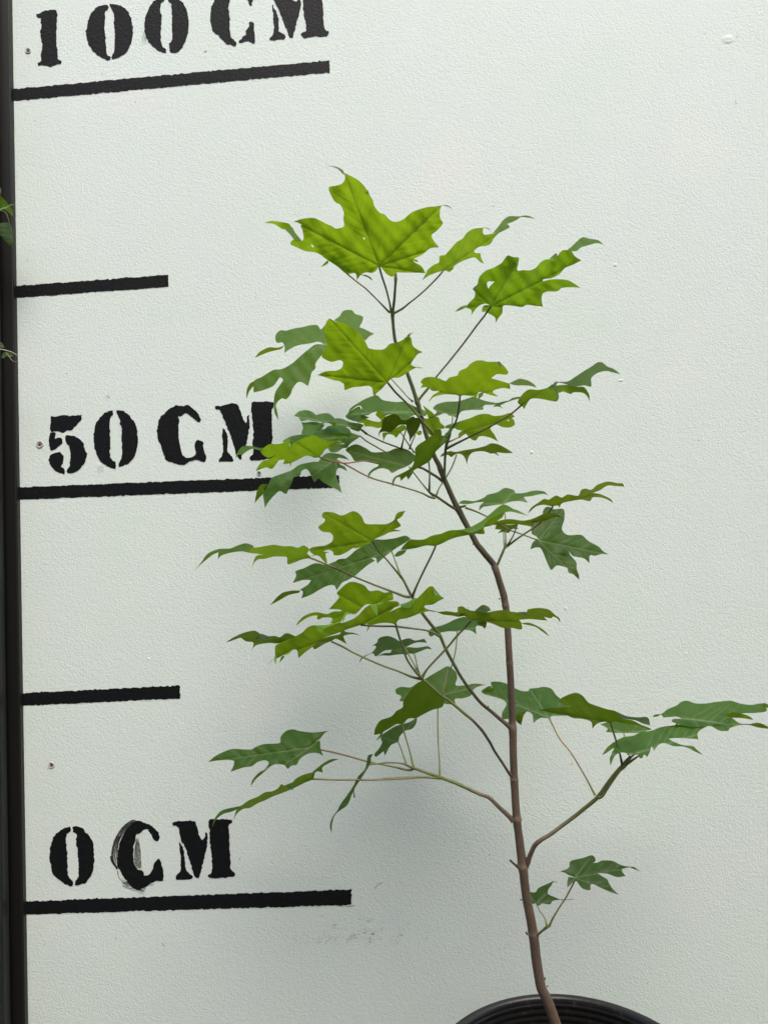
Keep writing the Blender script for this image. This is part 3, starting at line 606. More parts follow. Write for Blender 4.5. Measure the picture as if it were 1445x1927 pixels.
leaf('A2', '520,710', "395,590 425,560 440,510 480,470 540,445 590,415 615,380 635,363 670,375 707,380 703,420 697,465 740,463 780,465 820,450 850,415 885,393 960,380 985,345 1010,328 1060,332 1090,370 1132,397 1080,425 1020,450 985,490 930,518 875,525 870,540 930,527 1010,527 1060,540 1125,583 1060,580 1000,585 970,607 900,610 870,625 862,660 870,712 810,705 760,700 730,715 680,708 605,705 595,755 565,795 552,823 545,785 505,760 480,745 458,750 458,725 475,703 510,702 480,692 440,705 410,735 385,770 385,735 350,715 380,675 405,650 410,615",
     2.0, 'u', [('t', "1060,335 1035,328 1070,300 1100,270 1140,240 1190,250 1250,262 1283,292 1240,280 1180,295 1130,310 1100,333"), ('t',"352,715 350,702 310,715 272,748 300,740"), ('t',"980,382 915,387 935,368 960,350",.3), ('t',"697,425 590,415 620,395 640,388 670,395",.3), ('t',"395,590 430,560 432,572 405,600",.3)],
     "520,710 470,780 430,830 330,965 235,1084 A4: 1000,215 870,335 790,445 740,505 700,560", .2, 2.9, (GN,PK,OL,GN), tone=.95, slope=.95, holes=["490,555 505,540 543,543 518,565 500,590"])
leaf('A3', '1045,578', "650,143 690,162 740,170 790,195 840,230 880,275 903,320 920,345 1000,355 1030,345 1060,315 1110,305 1150,285 1180,262 1205,275 1215,325 1250,355 1283,370 1250,385 1222,420 1205,455 1240,475 1195,500 1150,530 1120,545 1075,548 1045,578 1000,625 970,650 955,675 945,650 940,615 915,600 870,605 810,610 755,628 748,590 720,570 675,560 600,535 570,525 630,500 700,495 735,475 742,440 720,425 670,437 630,425 597,400 612,365 635,325 625,285 612,230 630,165",
     3.0, 'u', [('t',"1172,268 1185,250 1228,233 1203,250 1190,272"), ('t',"1230,470 1262,474 1295,480 1260,480")],
     "1045,578 1100,645 A4: 520,490 620,590 740,730 850,860", 1.2, 3.4, (GN,OL,GN), tone=1.08, slope=.9)
leaf('A3', '650,310', "640,175 605,205 590,217 568,188 520,188 470,200 420,208 390,215 355,225 318,222 290,245 282,280 295,308 330,305 345,330 345,378 370,358 410,335 460,320 520,312 570,300 600,308 615,325 660,330 700,250",
     -11, 't', [('u',"342,325 300,340 240,338 200,355 170,375 143,410 190,390 240,370 290,358 325,348"),
               ('t',"650,325 560,318 510,350 450,400 400,445 330,485 270,492 190,540 138,568 135,645 200,630 270,600 300,560 315,542 335,560 310,600 285,640 273,690 272,740 280,790 305,835 297,780 287,735 302,705 330,685 355,692 385,660 400,620 430,580 460,575 505,603 520,550 530,510 555,480 555,450 590,400 635,350",1.0,.25),
               ('u',"138,568 110,585 88,630 88,690 105,640 137,596"),
               ('t',"790,200 680,155 720,125 745,90 800,85 825,110 877,130 870,170 855,200 880,210 930,235 955,245 920,265 890,290 860,260")],
     "A4: 440,330 465,355 540,435 600,505 655,555", .2, 2.2, (PK,PK,GN), tone=1.25, slope=1.0)
# --- crowded middle left
leaf('A6', '1015,130', "830,75 880,45 940,20 975,15 1010,45 1060,55 1110,60 1160,58 1220,85 1270,105 1310,130 1300,155 1250,150 1220,150 1180,175 1140,180 1110,150 1060,145 1012,160 1010,120 950,130 910,150 870,148 860,130 870,95 845,85 800,115 775,145 790,105",
     .8, 't', [('t',"865,110 850,90 790,125 760,160 800,185 860,190 920,165 870,140",-.5), ('u',"845,80 820,85 790,105 775,148 800,115")], None, tone=1.25, slope=1.2)
leaf('A6', '850,235', "410,155 440,125 490,115 530,125 560,150 600,180 650,190 700,170 740,175 790,195 850,205 885,215 860,245 850,262 820,240 780,228 730,242 690,215 640,198 600,210 560,245 540,280 540,250 570,215 600,197 540,190 500,182 458,190 440,165",
     -.2, 't', [('t',"600,182 550,150 600,138 640,137 670,155 698,182 650,192",-.8), ('t',"458,188 470,200 560,195 620,215 560,285 500,285 460,275 470,235",-.9), ('u',"700,200 640,197 600,212 620,202 650,205 690,225",.2), ('u',"780,228 830,240 850,262 800,245",.2)],
     "850,245 875,262 905,278", -.5, 2.6, (OL,GN), tone=1.3, slope=1.1)
leaf('A6', '862,292', "545,275 580,250 640,240 720,245 780,260 830,280 870,290 830,315 790,345 770,370 740,375 700,400 660,400 640,375 690,350 755,345 720,325 650,320 560,320 470,330 400,345 330,330 350,312 400,290 470,280",
     -2.2, 't', [('t',"600,270 640,225 700,220 780,240 800,275 700,270",.4)], "862,300 900,325 960,360 1035,402 1100,430", -.5, 2.3, (OR,OR,GN), tone=1.15, slope=1.2)
leaf('A6', '575,430', "205,370 245,345 300,345 355,330 380,310 380,360 430,325 480,300 540,285 585,305 625,322 680,325 740,330 750,340 700,350 660,365 620,385 600,415 560,440 510,425 480,430 430,455 385,475 335,482 345,450 310,455 290,480 260,515 220,505 150,530 170,490 200,460 240,450 290,415 240,438 200,420 180,385",
     2.8, 'u', [('t',"205,372 165,370 110,358 60,362 30,395 10,445 35,418 55,420 90,395 130,378 180,388"), ('t',"540,287 500,290 440,302 390,298 380,310 385,362 420,330 470,307",.2), ('t',"745,335 700,322 650,318 620,322 680,330",.2), ('u',"395,465 392,480 385,505 382,475")],
     "575,430 640,455 750,475 820,468 890,460 1000,480", .5, 2.5, (OL,OR,OR,GN), tone=1.1, slope=1.4)
leaf('A6', '690,450', "575,465 590,440 620,415 650,405 700,410 750,425 785,455 750,445 710,440 700,455 725,485 755,500 770,530 740,515 710,510 695,545 705,590 725,640 735,680 700,655 650,630 600,600 575,580 550,603 530,570 510,530 490,515 460,530 450,560 410,570 395,610 375,650 355,685 315,665 280,690 240,735 212,780 205,730 200,680 235,620 260,575 320,550 390,525 440,490 490,475 545,465",
     1.2, 't', [('u',"235,617 190,620 160,660 142,748 175,710 202,680 208,650")], "690,450 760,485 920,570 1080,618 1260,672 1330,705 1370,712", .8, 2.7, (OR,OR,OL,GN), tone=1.1, slope=.9)
leaf('A6', '1190,500', "760,385 800,355 840,348 900,375 940,400 1000,400 1050,395 1100,375 1150,380 1200,400 1230,425 1215,470 1170,500 1120,520 1075,542 1050,520 1000,510 950,530 925,555 912,585 915,545 950,510 980,495 980,470 930,470 880,460 820,460 810,445 790,415",
     .7, 't', [], "1190,500 1225,545 1280,615 1325,668", .8, 2.2, (GN,GD), tone=.9, slope=1.2)
leaf('A6', '1325,468', "1233,375 1260,345 1300,320 1340,290 1405,288 1455,285 1450,320 1400,370 1370,400 1340,450 1320,470 1285,490 1240,515 1200,540 1165,570 1132,598 1128,570 1100,580 1078,638 1078,595 1100,565 1150,540 1200,510 1220,480 1230,430",
     4.2, 'u', [('t',"1405,290 1455,290 1485,235 1480,215 1450,265 1440,270 1395,355 1420,345 1445,310",.2), ('u',"1225,525 1175,560 1185,588 1205,560",-.4), ('u',"1350,290 1370,250 1405,245 1408,290",-.5)], "1325,468 1330,540 1328,668", .8, 2.2, (GD,GD), tone=.8, slope=.9)
# --- small leaves of the centre
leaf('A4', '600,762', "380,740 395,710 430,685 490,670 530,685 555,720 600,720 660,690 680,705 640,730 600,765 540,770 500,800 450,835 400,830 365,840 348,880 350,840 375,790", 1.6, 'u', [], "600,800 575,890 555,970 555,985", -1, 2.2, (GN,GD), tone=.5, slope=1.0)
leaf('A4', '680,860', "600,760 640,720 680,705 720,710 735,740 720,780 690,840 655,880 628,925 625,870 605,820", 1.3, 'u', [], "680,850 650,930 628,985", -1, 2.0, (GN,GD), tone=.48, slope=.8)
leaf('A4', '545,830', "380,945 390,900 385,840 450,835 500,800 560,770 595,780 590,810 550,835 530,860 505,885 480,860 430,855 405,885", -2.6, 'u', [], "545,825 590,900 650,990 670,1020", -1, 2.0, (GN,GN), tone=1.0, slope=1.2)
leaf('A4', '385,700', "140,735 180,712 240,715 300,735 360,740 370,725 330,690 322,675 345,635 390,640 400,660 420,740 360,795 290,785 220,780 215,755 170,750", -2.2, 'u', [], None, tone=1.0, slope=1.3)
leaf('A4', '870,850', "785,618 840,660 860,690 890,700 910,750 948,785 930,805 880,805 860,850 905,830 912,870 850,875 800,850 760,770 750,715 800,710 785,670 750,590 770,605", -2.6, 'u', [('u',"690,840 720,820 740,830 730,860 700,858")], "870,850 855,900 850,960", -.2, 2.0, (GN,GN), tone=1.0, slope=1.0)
leaf('A5', '258,512', "125,465 150,437 210,420 250,418 300,415 350,400 400,385 430,395 435,365 470,352 460,380 440,398 470,410 540,425 600,425 540,440 480,440 465,455 468,472 430,475 380,475 320,485 300,510 280,525 260,515 235,515 215,500 190,500 170,510 140,520 100,540 105,525 150,490",
     -1.4, 't', [], "258,515 255,560 248,610", .8, 2.2, (GN,GD), tone=1.1, slope=1.4)
leaf('A5', '345,620', "280,605 290,580 330,550 390,525 440,505 500,503 540,515 600,510 650,495 680,520 660,530 675,545 678,578 640,595 590,590 555,575 515,600 540,640 568,693 530,670 480,655 440,655 412,683 370,665 345,640 300,670 298,640 320,615",
     -1.6, 'u', [('t',"280,600 205,600 215,580 270,565 330,545 400,525 410,535 350,560 300,590",-.4)], "345,620 290,665 232,692", .8, 1.9, (GN,OR,GD), tone=.9, slope=1.2, holes=["628,545 640,541 645,548 633,552"])
leaf('A5', '308,380', "40,290 60,260 110,250 170,262 210,278 235,255 290,240 305,210 350,190 380,160 420,140 460,138 500,148 570,150 610,180 637,220 620,235 560,232 520,260 560,270 620,288 645,300 648,332 600,325 540,340 530,355 570,382 530,378 480,362 435,355 420,400 405,385 360,378 330,375 308,382 280,372 200,370 150,380 120,395 97,425 105,400 130,370 165,352 165,345 120,345 90,320 38,325 55,300",
     3.2, 'u', [('t',"640,296 690,270 715,262 770,275 810,300 830,325 790,312 740,308 690,308"), ('t',"560,150 575,145 590,165 582,190",.3)],
     "308,380 302,450 285,540 250,610 222,670 212,738", .8, 3.0, (GN,GD,GD), tone=.98, slope=1.2)
leaf('A5', '735,432', "720,385 745,355 780,335 840,338 900,325 940,300 965,340 975,360 970,400 960,418 900,408 840,398 790,400 765,430 745,470 735,455 700,425",
     1.8, 'u', [('t',"940,305 905,325 930,330 955,350 965,418 978,395 974,345 962,310 975,290 1010,295 1060,310 1110,315 1150,308 1198,315 1200,260 1240,225 1300,210 1350,222 1400,232 1350,195 1310,180 1275,152 1240,152 1200,180 1150,210 1090,250 1040,280 990,283 950,285",.2),
                ('u',"965,330 960,310 1040,305 1110,318 1150,320 1185,370 1188,418 1170,380 1140,358 1080,355 1060,367 1010,350 975,358"),
                ('t',"730,398 715,385 660,395 640,410 600,418 560,430 530,455 570,452 600,467 580,445 610,430 640,418 690,402",-.2)],
     "735,435 700,465 640,512 500,595 380,655 270,710 215,738", .8, 2.9, (OL,PK,DK,GD), tone=.8, slope=1.2)
leaf('A5', '285,778', "172,795 190,770 240,755 280,760 340,748 420,735 480,720 520,702 570,710 620,735 670,768 610,768 555,762 575,790 540,770 520,772 500,765 460,755 400,762 380,775 365,800 355,843 340,800 315,775 280,775 250,795 225,780",
     -1.0, 'u', [], "285,778 255,860 200,955 165,1010 145,1065", .6, 2.3, (GN,GN,GD), tone=.62, slope=1.6)
# --- right of the stem, middle
leaf('A7', '600,318', "295,315 330,295 400,300 440,290 480,270 490,258 560,240 615,210 680,228 682,245 740,245 800,230 860,230 910,262 870,250 800,265 740,272 770,312 710,300 650,305 600,322 560,325 500,335 465,340 435,368 445,330 470,305 420,310 370,320 330,320",
     -2.4, 't', [('u',"850,232 880,235 912,265 890,252")], "605,320 614,400 617,500 620,600", -.8, 2.0, (OR,PK,GN), tone=1.25, slope=1.5)
leaf('A7', '940,335', "770,385 790,345 840,310 880,285 910,290 960,262 1000,275 1040,255 1110,262 1130,225 1160,215 1200,222 1240,190 1310,167 1380,178 1410,178 1425,200 1370,198 1310,195 1260,225 1210,245 1260,252 1330,285 1350,315 1310,290 1260,275 1210,275 1190,300 1130,290 1060,300 1000,315 985,345 970,330 935,335 870,325 820,340",
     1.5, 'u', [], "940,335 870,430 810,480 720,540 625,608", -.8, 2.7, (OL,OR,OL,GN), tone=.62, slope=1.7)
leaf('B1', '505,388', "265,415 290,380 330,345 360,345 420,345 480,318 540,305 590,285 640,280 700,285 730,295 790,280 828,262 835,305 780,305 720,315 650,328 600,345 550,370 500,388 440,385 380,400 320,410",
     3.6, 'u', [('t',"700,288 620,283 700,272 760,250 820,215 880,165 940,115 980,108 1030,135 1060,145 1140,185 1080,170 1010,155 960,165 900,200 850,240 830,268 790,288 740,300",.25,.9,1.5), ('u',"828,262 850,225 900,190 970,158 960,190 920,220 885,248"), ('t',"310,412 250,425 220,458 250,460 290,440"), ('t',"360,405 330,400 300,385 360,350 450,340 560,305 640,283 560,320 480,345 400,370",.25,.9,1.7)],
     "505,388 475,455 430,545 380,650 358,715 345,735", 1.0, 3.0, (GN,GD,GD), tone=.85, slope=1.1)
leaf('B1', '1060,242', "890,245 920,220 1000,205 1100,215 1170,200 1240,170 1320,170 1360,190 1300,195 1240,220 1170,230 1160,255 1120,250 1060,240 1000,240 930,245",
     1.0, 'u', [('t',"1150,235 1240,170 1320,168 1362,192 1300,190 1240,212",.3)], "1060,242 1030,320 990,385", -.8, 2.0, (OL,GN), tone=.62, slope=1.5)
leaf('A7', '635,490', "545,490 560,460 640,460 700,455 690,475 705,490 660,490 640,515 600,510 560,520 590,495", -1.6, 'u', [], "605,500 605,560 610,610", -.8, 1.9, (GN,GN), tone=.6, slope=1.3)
leaf('A7', '840,565', "870,375 885,345 910,338 945,355 1010,355 1017,420 1000,490 1040,530 1130,530 1180,570 1250,610 1280,640 1318,663 1270,660 1225,672 1190,670 1187,722 1150,690 1100,680 1070,670 1048,640 1060,670 1098,715 1100,760 1115,800 1118,835 1080,800 1045,785 1035,755 990,740 960,740 928,768 905,730 880,670 855,620 825,615 785,628 800,585 820,565 845,563 825,540 795,520 795,490 790,440 830,430 870,440",
     -1.8, 't', [('t',"1045,640 1010,630 985,635 1020,650 1050,655",.3)], "840,565 780,545 700,515 650,498 560,445 480,400 410,368 345,345", .5, 2.3, (GN,OL,GD,GN), tone=.85, slope=.75)
# --- left, middle
leaf('A8', '835,465', "440,405 500,395 560,385 600,380 650,390 720,390 760,400 800,385 830,400 840,412 825,440 850,460 830,472 790,480 740,500 692,512 685,465 640,460 600,460 540,475 490,480 460,510 450,550 458,500 480,455 530,450 480,440 440,435",
     1.0, 'u', [('t',"442,435 380,425 300,435 240,455 217,480 222,430 180,450 130,490 95,520 38,578 80,530 110,490 150,440 220,410 300,405 350,385 410,370 460,388 458,405"), ('t',"740,402 650,388 600,380 560,388 620,390 700,396",.25), ('u',"850,455 920,425 980,435 950,440 958,490 960,515 930,485 900,455",-.3)],
     "835,468 900,490 1000,532 1150,600 1300,660 1445,715 B3: 440,290 490,300 540,305", 1.0, 3.1, (OL,PK,OL,GN), tone=.92, slope=1.6)
leaf('A8', '1268,355', "900,260 940,225 945,205 925,190 935,160 1000,160 1060,180 1130,152 1165,160 1195,190 1220,235 1290,240 1365,238 1415,210 1435,165 1490,150 1465,190 1435,210 1460,250 1415,275 1465,285 1385,295 1345,315 1285,340 1265,355 1240,375 1190,395 1150,405 1140,400 1100,425 1050,450 1005,450 1000,430 975,415 930,425 870,445 840,420 850,400 900,390 945,385 990,360 1000,325 980,298 930,290",
     2.2, 'u', [('t',"1415,212 1435,165 1492,148 1465,188 1435,208",.2)], "1268,355 1310,420 1380,500 B1: 250,585 266,594", .5, 2.6, (GN,OL,GN), tone=.98, slope=1.15)
leaf('A8', '1397,422', "725,640 750,590 745,560 800,540 880,505 950,515 1010,495 1090,470 1150,420 1200,390 1277,345 1342,345 1422,335 1492,318 1527,340 1492,365 1442,395 1397,425 1352,460 1300,508 1290,470 1260,470 1285,488 1240,515 1190,555 1150,590 1100,620 1060,640 1025,690 1005,655 960,660 900,690 850,720 785,745 795,700 775,685 830,650 850,620 800,620",
     -2.6, 't', [('u',"778,690 720,692 660,705 620,735 570,793 640,755 700,722 770,705"), ('u',"1010,497 1040,478 1100,474 1060,488",.2)], "B1: 205,420 235,505 266,592", .5, 2.2, (GN,GN), tone=.98, slope=.9)
# --- the pale cluster
leaf('B2', '1300,420', "1156,168 1216,175 1286,205 1326,250 1406,245 1456,265 1526,265 1541,300 1536,330 1486,345 1386,372 1290,378 1200,460 1140,450 1100,460 1085,500 1060,530 970,545 990,505 960,490 900,495 870,510 848,500 858,475 820,475 760,495 700,535 658,572 680,530 730,480 800,450 860,445 940,460 1000,438 1080,433 1050,420 960,415 1000,370 1050,310 1030,270 1060,235 1110,190",
     4.0, 'u', [('t',"1456,268 1520,262 1541,300 1525,285",.2)], None, tone=1.22, slope=.9)
leaf('B2', '1250,560', "480,860 470,800 480,745 560,710 650,665 720,625 760,585 820,562 880,570 960,555 1040,530 1080,540 1200,490 1290,400 1340,375 1410,370 1490,345 1570,345 1595,365 1590,390 1556,400 1520,430 1440,480 1380,510 1300,550 1250,560 1180,580 1120,600 1060,625 960,660 865,700 820,750 740,810 682,862 670,790 630,785 560,825 510,850",
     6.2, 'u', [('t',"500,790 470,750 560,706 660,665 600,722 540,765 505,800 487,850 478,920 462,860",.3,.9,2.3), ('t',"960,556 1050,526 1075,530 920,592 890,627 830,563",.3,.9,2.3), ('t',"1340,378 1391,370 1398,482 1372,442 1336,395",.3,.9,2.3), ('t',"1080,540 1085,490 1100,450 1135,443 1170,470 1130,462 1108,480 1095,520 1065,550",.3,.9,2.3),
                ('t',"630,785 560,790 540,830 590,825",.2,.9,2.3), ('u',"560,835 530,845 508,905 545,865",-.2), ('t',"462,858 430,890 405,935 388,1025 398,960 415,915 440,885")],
     "1250,560 B3: 130,562 250,570 400,572 550,590 700,612 770,638 805,662", 1.1, 3.0, (GD,DK,GN,GN), tone=1.0, slope=1.2)
leaf('B3', '408,555', "145,530 160,500 240,480 330,450 440,400 500,390 545,380 600,320 650,270 710,212 750,215 752,262 800,300 845,318 790,345 740,375 680,380 665,395 680,410 730,430 640,450 560,480 500,500 440,510 415,540 410,560 370,545 300,540 230,550 180,570 145,625 155,570",
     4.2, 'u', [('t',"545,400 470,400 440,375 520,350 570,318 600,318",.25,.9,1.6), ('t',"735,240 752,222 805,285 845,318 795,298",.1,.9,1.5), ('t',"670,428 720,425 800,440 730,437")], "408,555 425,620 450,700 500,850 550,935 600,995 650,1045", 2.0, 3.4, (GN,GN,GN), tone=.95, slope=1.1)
leaf('B1', '745,893', "510,838 580,832 650,838 655,805 690,800 720,822 770,830 850,840 900,830 960,825 1060,840 1120,840 1130,820 1200,810 1270,820 1320,860 1345,880 1350,910 1330,882 1300,868 1290,880 1240,870 1262,895 1200,890 1140,885 1070,890 1085,910 1087,955 1020,945 960,945 900,920 850,905 800,895 740,890 700,865 660,870 620,862 560,855",
     3.2, 'u', [('t',"790,836 770,828 820,790 860,800 880,825 840,842",-.2), ('u',"1080,912 1140,910 1200,935 1250,970 1277,1005 1235,975 1180,938 1110,922"), ('t',"665,868 680,835 710,815 740,828 700,850",.3), ('t',"780,895 800,893 850,905 845,930 835,952 825,935 800,925",-.2), ('t',"1060,838 1120,838 1130,866 1095,858",.3)],
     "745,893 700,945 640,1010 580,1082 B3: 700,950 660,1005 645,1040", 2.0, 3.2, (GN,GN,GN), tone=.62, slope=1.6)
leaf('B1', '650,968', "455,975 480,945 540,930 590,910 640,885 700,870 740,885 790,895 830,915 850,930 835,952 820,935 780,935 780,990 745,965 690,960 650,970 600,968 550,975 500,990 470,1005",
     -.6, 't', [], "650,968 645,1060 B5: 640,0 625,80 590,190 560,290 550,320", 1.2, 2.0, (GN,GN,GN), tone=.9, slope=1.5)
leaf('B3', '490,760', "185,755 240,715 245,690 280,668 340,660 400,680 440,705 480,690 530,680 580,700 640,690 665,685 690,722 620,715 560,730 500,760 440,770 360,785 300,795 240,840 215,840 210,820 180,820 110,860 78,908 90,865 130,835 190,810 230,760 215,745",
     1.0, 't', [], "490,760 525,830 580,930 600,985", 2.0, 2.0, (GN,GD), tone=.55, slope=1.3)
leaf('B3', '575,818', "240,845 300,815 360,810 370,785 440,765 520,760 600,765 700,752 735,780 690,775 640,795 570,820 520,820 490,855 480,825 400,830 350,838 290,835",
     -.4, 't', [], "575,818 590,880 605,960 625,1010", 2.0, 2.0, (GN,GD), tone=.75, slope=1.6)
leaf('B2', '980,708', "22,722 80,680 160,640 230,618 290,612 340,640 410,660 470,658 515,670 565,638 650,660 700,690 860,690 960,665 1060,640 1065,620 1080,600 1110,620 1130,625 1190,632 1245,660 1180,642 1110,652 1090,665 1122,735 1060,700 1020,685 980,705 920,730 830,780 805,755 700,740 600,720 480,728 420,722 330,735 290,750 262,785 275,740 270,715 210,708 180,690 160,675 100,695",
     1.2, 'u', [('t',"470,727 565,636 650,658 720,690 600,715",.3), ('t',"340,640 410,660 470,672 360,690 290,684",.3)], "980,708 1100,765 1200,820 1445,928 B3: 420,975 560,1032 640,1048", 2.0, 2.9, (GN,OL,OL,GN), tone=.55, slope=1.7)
# --- lower left
leaf('B5', '280,515', "85,590 95,540 130,490 200,465 240,425 280,400 285,360 330,290 380,240 430,225 460,250 500,290 560,330 560,370 548,400 480,420 420,450 370,475 320,478 280,515 240,515 190,545 140,575 110,620 130,580 110,585",
     -5, 'u', [('u',"100,625 135,578 150,572 118,615",-.2)], "280,515 290,570 325,690 355,810", -1, 2.4, (GN,GN), tone=.68, slope=1.0)
leaf('B5', '555,315', "232,280 270,262 335,265 380,235 430,210 470,185 540,145 590,122 640,160 650,200 640,250 700,252 770,240 845,248 790,262 750,290 745,320 690,340 635,345 635,380 590,380 530,370 440,360 280,360 258,360 270,325 240,310",
     -9, 't', [], "520,385 518,500 522,650 530,780 532,880", -.6, 2.2, (PK,OL,GN), tone=1.0, slope=.85)
leaf('B5', '250,635', "88,720 120,680 140,640 130,600 180,560 230,530 280,515 330,500 380,465 370,515 340,550 300,560 260,600 250,635 200,660 160,730 150,700 100,738",
     -6.2, 't', [], "250,635 275,700 305,790", -1, 1.9, (GN,GN), tone=.72, slope=.9)
leaf('B4', '735,240', "42,340 90,300 150,270 210,250 330,255 370,235 420,218 530,210 535,170 570,130 620,117 660,128 740,138 800,135 875,125 840,140 820,160 800,185 770,200 802,197 805,240 825,300 790,280 735,280 690,300 660,330 645,358 610,365 583,385 560,360 500,355 450,380 400,410 370,440 332,508 345,460 390,410 430,385 455,345 430,328 380,340 340,368 280,378 195,407 215,365 215,330 120,328",
     -2.0, 't', [('u',"475,372 400,410 370,440 332,508 362,462 385,440 440,395",.2)], "800,255 880,270 1000,300 1120,335 1300,372 1400,395 B5: 340,828 355,818", -1, 2.7, (PK,PK,OL,GN), tone=.95, slope=.9)
leaf('B4', '750,455', "215,735 230,680 245,655 270,635 320,600 380,575 430,545 480,538 520,515 540,490 560,500 620,475 630,460 680,430 750,410 765,415 755,455 700,480 620,520 560,545 480,575 430,600 380,620 330,650 280,660 240,690",
     1.8, 'u', [('t',"755,440 750,412 790,375 830,345 880,320 935,318 880,340 820,375 822,412 780,405"), ('t',"270,637 230,645 160,660 120,680 85,730 68,785 100,728 150,692 200,678 250,655"), ('t',"620,476 560,500 600,520 620,533",.3)],
     "750,458 880,460 1040,461 1200,460 1445,448 B5: 150,887 400,876 490,880 535,884", -.6, 2.6, (OL,PK,GN,GN), tone=.72, slope=1.7)
leaf('B4', '1130,360', "1165,285 1130,295 1120,340 1105,390 1060,440 1030,500 990,560 940,630 920,670 890,710 870,770 882,828 885,760 905,700 940,668 990,630 1020,560 1027,545 1032,582 1043,582 1035,530 1070,470 1110,410 1145,350 1150,310",
     1.0, 't', [], "1135,365 1160,355 1250,345 1340,347 1400,368 B5: 305,792", -1, 2.2, (GN,GN,GN), tone=.7, slope=1.5, dirx=(-.8,-.6))
# --- right side
leaf('B5', '1272,468', "815,290 850,265 875,255 890,270 880,232 930,227 985,240 1040,270 1090,290 1135,290 1140,275 1190,270 1240,262 1290,275 1320,315 1350,340 1400,370 1450,375 1450,450 1380,458 1300,460 1270,475 1215,475 1167,508 1160,450 1125,430 1100,460 1085,525 1050,490 1000,480 960,480 955,440 985,380 960,350 900,330 830,310",
     -2.6, 't', [('u',"820,300 850,270 880,278 905,268 895,292 860,300",.2), ('u',"1050,490 1060,445 1120,432 1100,460 1085,525",.2)], "1272,470 1300,525 1350,620 B6: 100,560 180,690 240,800 268,855", 1.3, 2.3, (GN,OR,PK,GN), tone=.95, slope=1.1)
leaf('B6', '372,360', "-108,276 -40,262 40,258 110,250 60,240 20,215 45,190 130,158 180,175 225,225 290,250 350,270 410,285 450,330 520,345 580,375 640,398 655,410 560,380 480,368 400,355 370,362 330,355 280,370 250,402 240,355 180,335 120,330 60,305 0,300 -50,290",
     2.0, 'u', [('t',"410,285 480,315 560,325 625,325 642,378 600,370 540,345 450,330",-.3)], "372,360 400,450 435,570 452,645", 1.8, 2.8, (GN,GD), tone=.6, slope=1.3)
leaf('B6', '463,435', "300,372 370,355 450,362 560,380 600,390 650,408 560,430 460,432 340,425 352,402", -1.4, 't', [], "463,432 475,500 495,575", 1.8, 2.0, (GN,GD), tone=1.0, slope=1.4)
leaf('B6', '862,332', "660,325 670,308 720,300 760,270 820,245 850,222 890,212 950,230 1020,230 1090,220 1190,213 1250,230 1330,240 1400,230 1430,260 1430,285 1350,295 1260,300 1200,330 1250,365 1310,370 1370,372 1445,402 1380,395 1310,378 1240,380 1180,400 1175,415 1130,418 1100,410 1050,385 950,390 870,380 830,370 790,355 800,335 860,335 820,320 760,325 730,325 715,305",
     -.4, 't', [('u',"1180,325 1150,310 1200,290 1260,298 1320,320 1343,342 1260,330",.3), ('u',"1310,372 1380,362 1445,390 1445,403 1360,390"), ('u',"1400,240 1412,226 1450,242 1442,260 1412,254",.2), ('u',"660,325 670,308 718,302 700,315",.2)], "862,332 760,430 640,510 560,590 B6: 490,650 465,660", 2.0, 2.0, (GN,GN), tone=1.15, slope=1.5)
leaf('B6', '540,572', "315,582 350,530 400,490 460,460 530,448 580,425 650,415 720,390 830,375 950,360 1050,360 1150,345 1210,365 1190,375 1130,385 1060,378 1010,395 965,430 970,475 900,468 830,465 765,470 800,490 870,515 930,520 960,545 1005,582 940,550 870,525 800,520 740,500 700,510 670,550 650,520 640,560 622,595 600,575 590,600 570,602 560,580 520,582 490,570 440,565 400,590 372,655 368,600 395,540 390,535 340,570",
     3.0, 't', [('u',"860,520 930,520 960,545 1005,582 940,555 900,530",.15), ('u',"1060,378 1110,372 1135,400 1132,422 1100,400",.1)], "540,572 510,600 480,640 460,662", 2.0, 2.6, (GD,GD), tone=1.15, slope=1.6)
# second stalk running beside the right branch
mk('leaf_stalk', line('B6','560,590 510,620 470,662 430,700 360,800 320,860 290,872'), [2.6,2.0,1.6], [2.6,2.6,3.5,3.2,3.2,4,6], [GN,GD,GD,GD], mat=m_pet)
# --- bottom right
leaf('B7', '812,850', "697,803 760,775 770,730 800,715 870,700 935,680 962,705 960,728 940,738 980,735 1010,720 1075,720 1110,730 1160,755 1230,768 1165,785 1170,810 1190,838 1130,845 1080,830 1050,820 980,815 1000,830 1055,865 1060,880 1090,930 1142,980 1080,960 1030,940 950,900 925,905 922,942 870,935 840,905 820,875 800,880 750,925 750,880 757,855 755,845 810,848 760,830 730,812",
     1.2, 't', [('t',"1215,768 1250,768 1302,803 1240,780")], "812,850 800,885 740,1000 690,1075 B8: 740,400 700,470 680,518", 1, 2.3, (GN,OL,GN), tone=.72, slope=.9)
leaf('B7', '518,1045', "455,965 510,960 530,930 580,905 625,885 640,876 685,887 642,886 635,905 610,935 605,970 640,990 700,1015 640,1025 620,1050 560,1045 535,1062 510,1045 455,1048", -1.2, 't', [('t',"690,1010 735,1028 700,1018")], "B8: 597,370 610,405 645,455 662,508", 1, 1.8, (GN,GN), tone=.68, slope=.9)
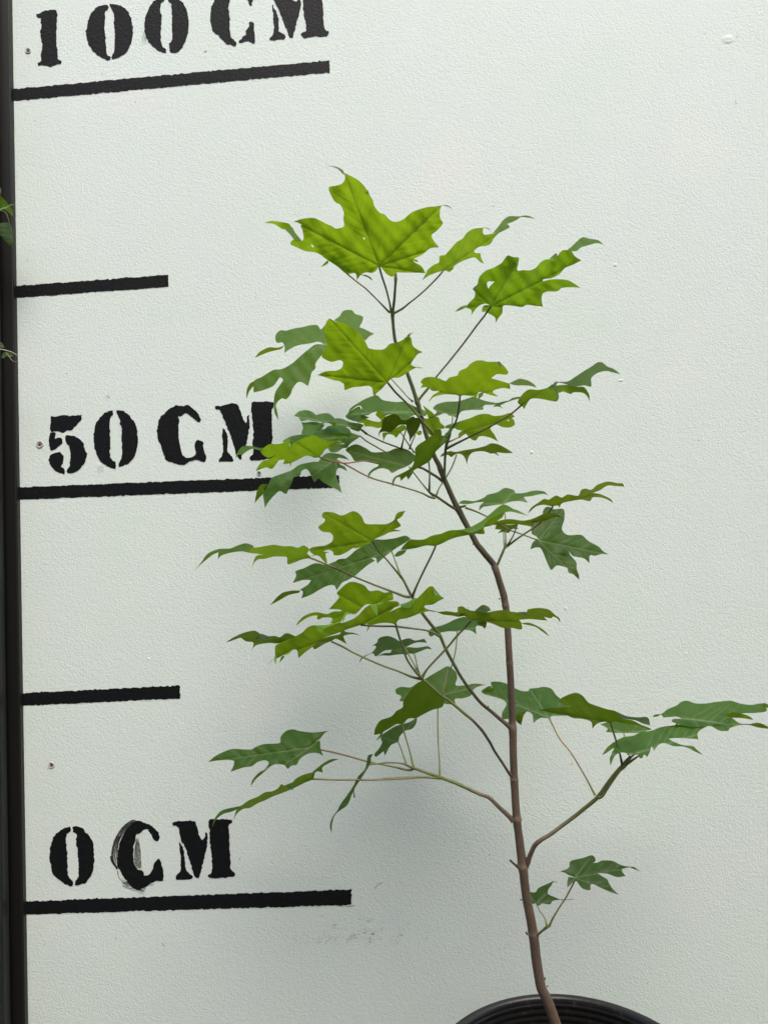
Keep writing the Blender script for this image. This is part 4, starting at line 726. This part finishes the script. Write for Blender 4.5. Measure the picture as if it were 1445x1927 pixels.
# ------------------------------------------------------------------ pot, soil
rimY = -.075-.135                      # pot centre
back = P(1027, 1867, rimY+.131)
pc = Vector((back.x, rimY, back.z))
pot = empty('plant_pot', (pc.x, pc.y, 0)); tag(pot, 'black ribbed plastic nursery pot holding the maple sapling', 'pot')
def lathe(name, prof, mat, parent, n=128, c=pc, closed=False):
    V = []; F = []
    for (r_, z) in prof:
        for i in range(n): a = 6.2832*i/n; V.append((c.x+r_*math.cos(a), c.y+r_*math.sin(a), z))
    m = len(prof)
    for j in range(m-1):
        for i in range(n): F.append((j*n+i, j*n+(i+1)%n, (j+1)*n+(i+1)%n, (j+1)*n+i))
    if closed: F.append(tuple(range(n)))
    return link(name, mesh(name, V, F), mat, parent)
zr = back.z; rr_ = .131
inner = []
z = zr-.006
while z > .02:
    d = zr-z; r0 = rr_-.0085-d*.10
    inner += [(r0, z), (r0-.0016, z-.0022), (r0, z-.003)]; z -= .0062 if z > zr-.08 else .03
lathe('pot_wall', [(rr_-.006, zr-.030)]+[(rr_-.006-(zr-.03-z_)*.12, z_) for z_ in np.linspace(zr-.04, .004, 8)]+[(.09,.001),(0.001,.001)], m_pot, pot)
lathe('pot_liner', inner+[(.09,.012),(0.001,.012)], m_pot, pot)
lathe('rim', [(rr_-.006,zr-.0301),(rr_-.001,zr-.029),(rr_,zr-.026),(rr_,zr-.004),(rr_-.0006,zr-.0015),(rr_-.002,zr-.0003),(rr_-.004,zr),(rr_-.0062,zr-.0006),(rr_-.0076,zr-.0022),(rr_-.0083,zr-.0045),(rr_-.0086,zr-.0065)], m_pot, pot)
V = []; F = []; zs = zr-.085; nr = 22; na = 64
for j in range(nr):
    r_ = (rr_-.0165)*(j/(nr-1))
    for i in range(na): a = 6.2832*i/na; V.append((pc.x+r_*math.cos(a), pc.y+r_*math.sin(a), zs+random.uniform(-.002,.003)*(j<nr-1)))
for j in range(nr-1):
    for i in range(na): F.append((j*na+i, j*na+(i+1)%na, (j+1)*na+(i+1)%na, (j+1)*na+i))
tag(link('potting_soil', mesh('potting_soil', V, F), m_soil), kind='stuff')
# ------------------------------------------------------------------ stray plants at the left edge, in front of the post
def side_plant(name, label, cat):
    e = empty(name, P(-60, 700, -.05)); tag(e, label, cat); return e
Y0_ = Y0
cp = side_plant('trailing_plant', 'green leafy plant reaching over the dark post at the left edge', 'plant')
for (s, off, sd, tone) in (("-160,60 -60,60 0,125 50,180 90,230 122,282 120,322 60,272 0,238 -80,205 -160,190", -14.6, 'u', .75),
                     ("-120,290 -40,258 0,250 60,235 100,213 150,215 100,228 60,250 0,272 -60,290", -13.6, 't', 1.5),
                     ("-160,370 -60,375 0,385 70,380 100,408 124,470 121,604 80,572 40,532 0,492 -80,470 -160,450", -14.9, 't', .4),
                     ("-100,30 -30,40 5,60 15,100 0,130 -60,100", -14.2, 't', .9)):
    leaf('D1', s.split()[0], s, off, sd, [], None, tone=tone, slope=.35, parent=cp)
mk('trailing_stem', pts('D1', '-260,300 -160,250 -60,275 50,285 90,390 110,470'), [-14.4,-14.7], [3,2,1.2,1], [GN,GD], parent=cp, mat=m_pet)
dp = side_plant('dry_runner', 'thin pale runner with small leaves poking over the post lower down', 'plant')
for (s, off, tone) in (("0,1500 -40,1450 20,1470 45,1510 15,1515", -14.2, .6), ("20,1610 25,1570 60,1550 90,1560 130,1585 100,1600 60,1590 45,1605", -14.2, .7)):
    leaf('D1', s.split()[0], s, off, 't', [], None, tone=tone, slope=.4, parent=dp)
mk('runner', pts('D1', '-200,1500 -60,1520 0,1528 60,1540 110,1555 158,1582'), [-14,-14.2], [2.4,2,1.2], [(.45,.45,.36),(.45,.45,.36)], parent=dp, mat=m_pet)
mk('runner', pts('D1', '60,1565 90,1600 120,1635 158,1645'), [-14.2,-14.2], [1.2,.8], [(.3,.3,.2),(.3,.3,.2)], parent=dp, mat=m_pet)
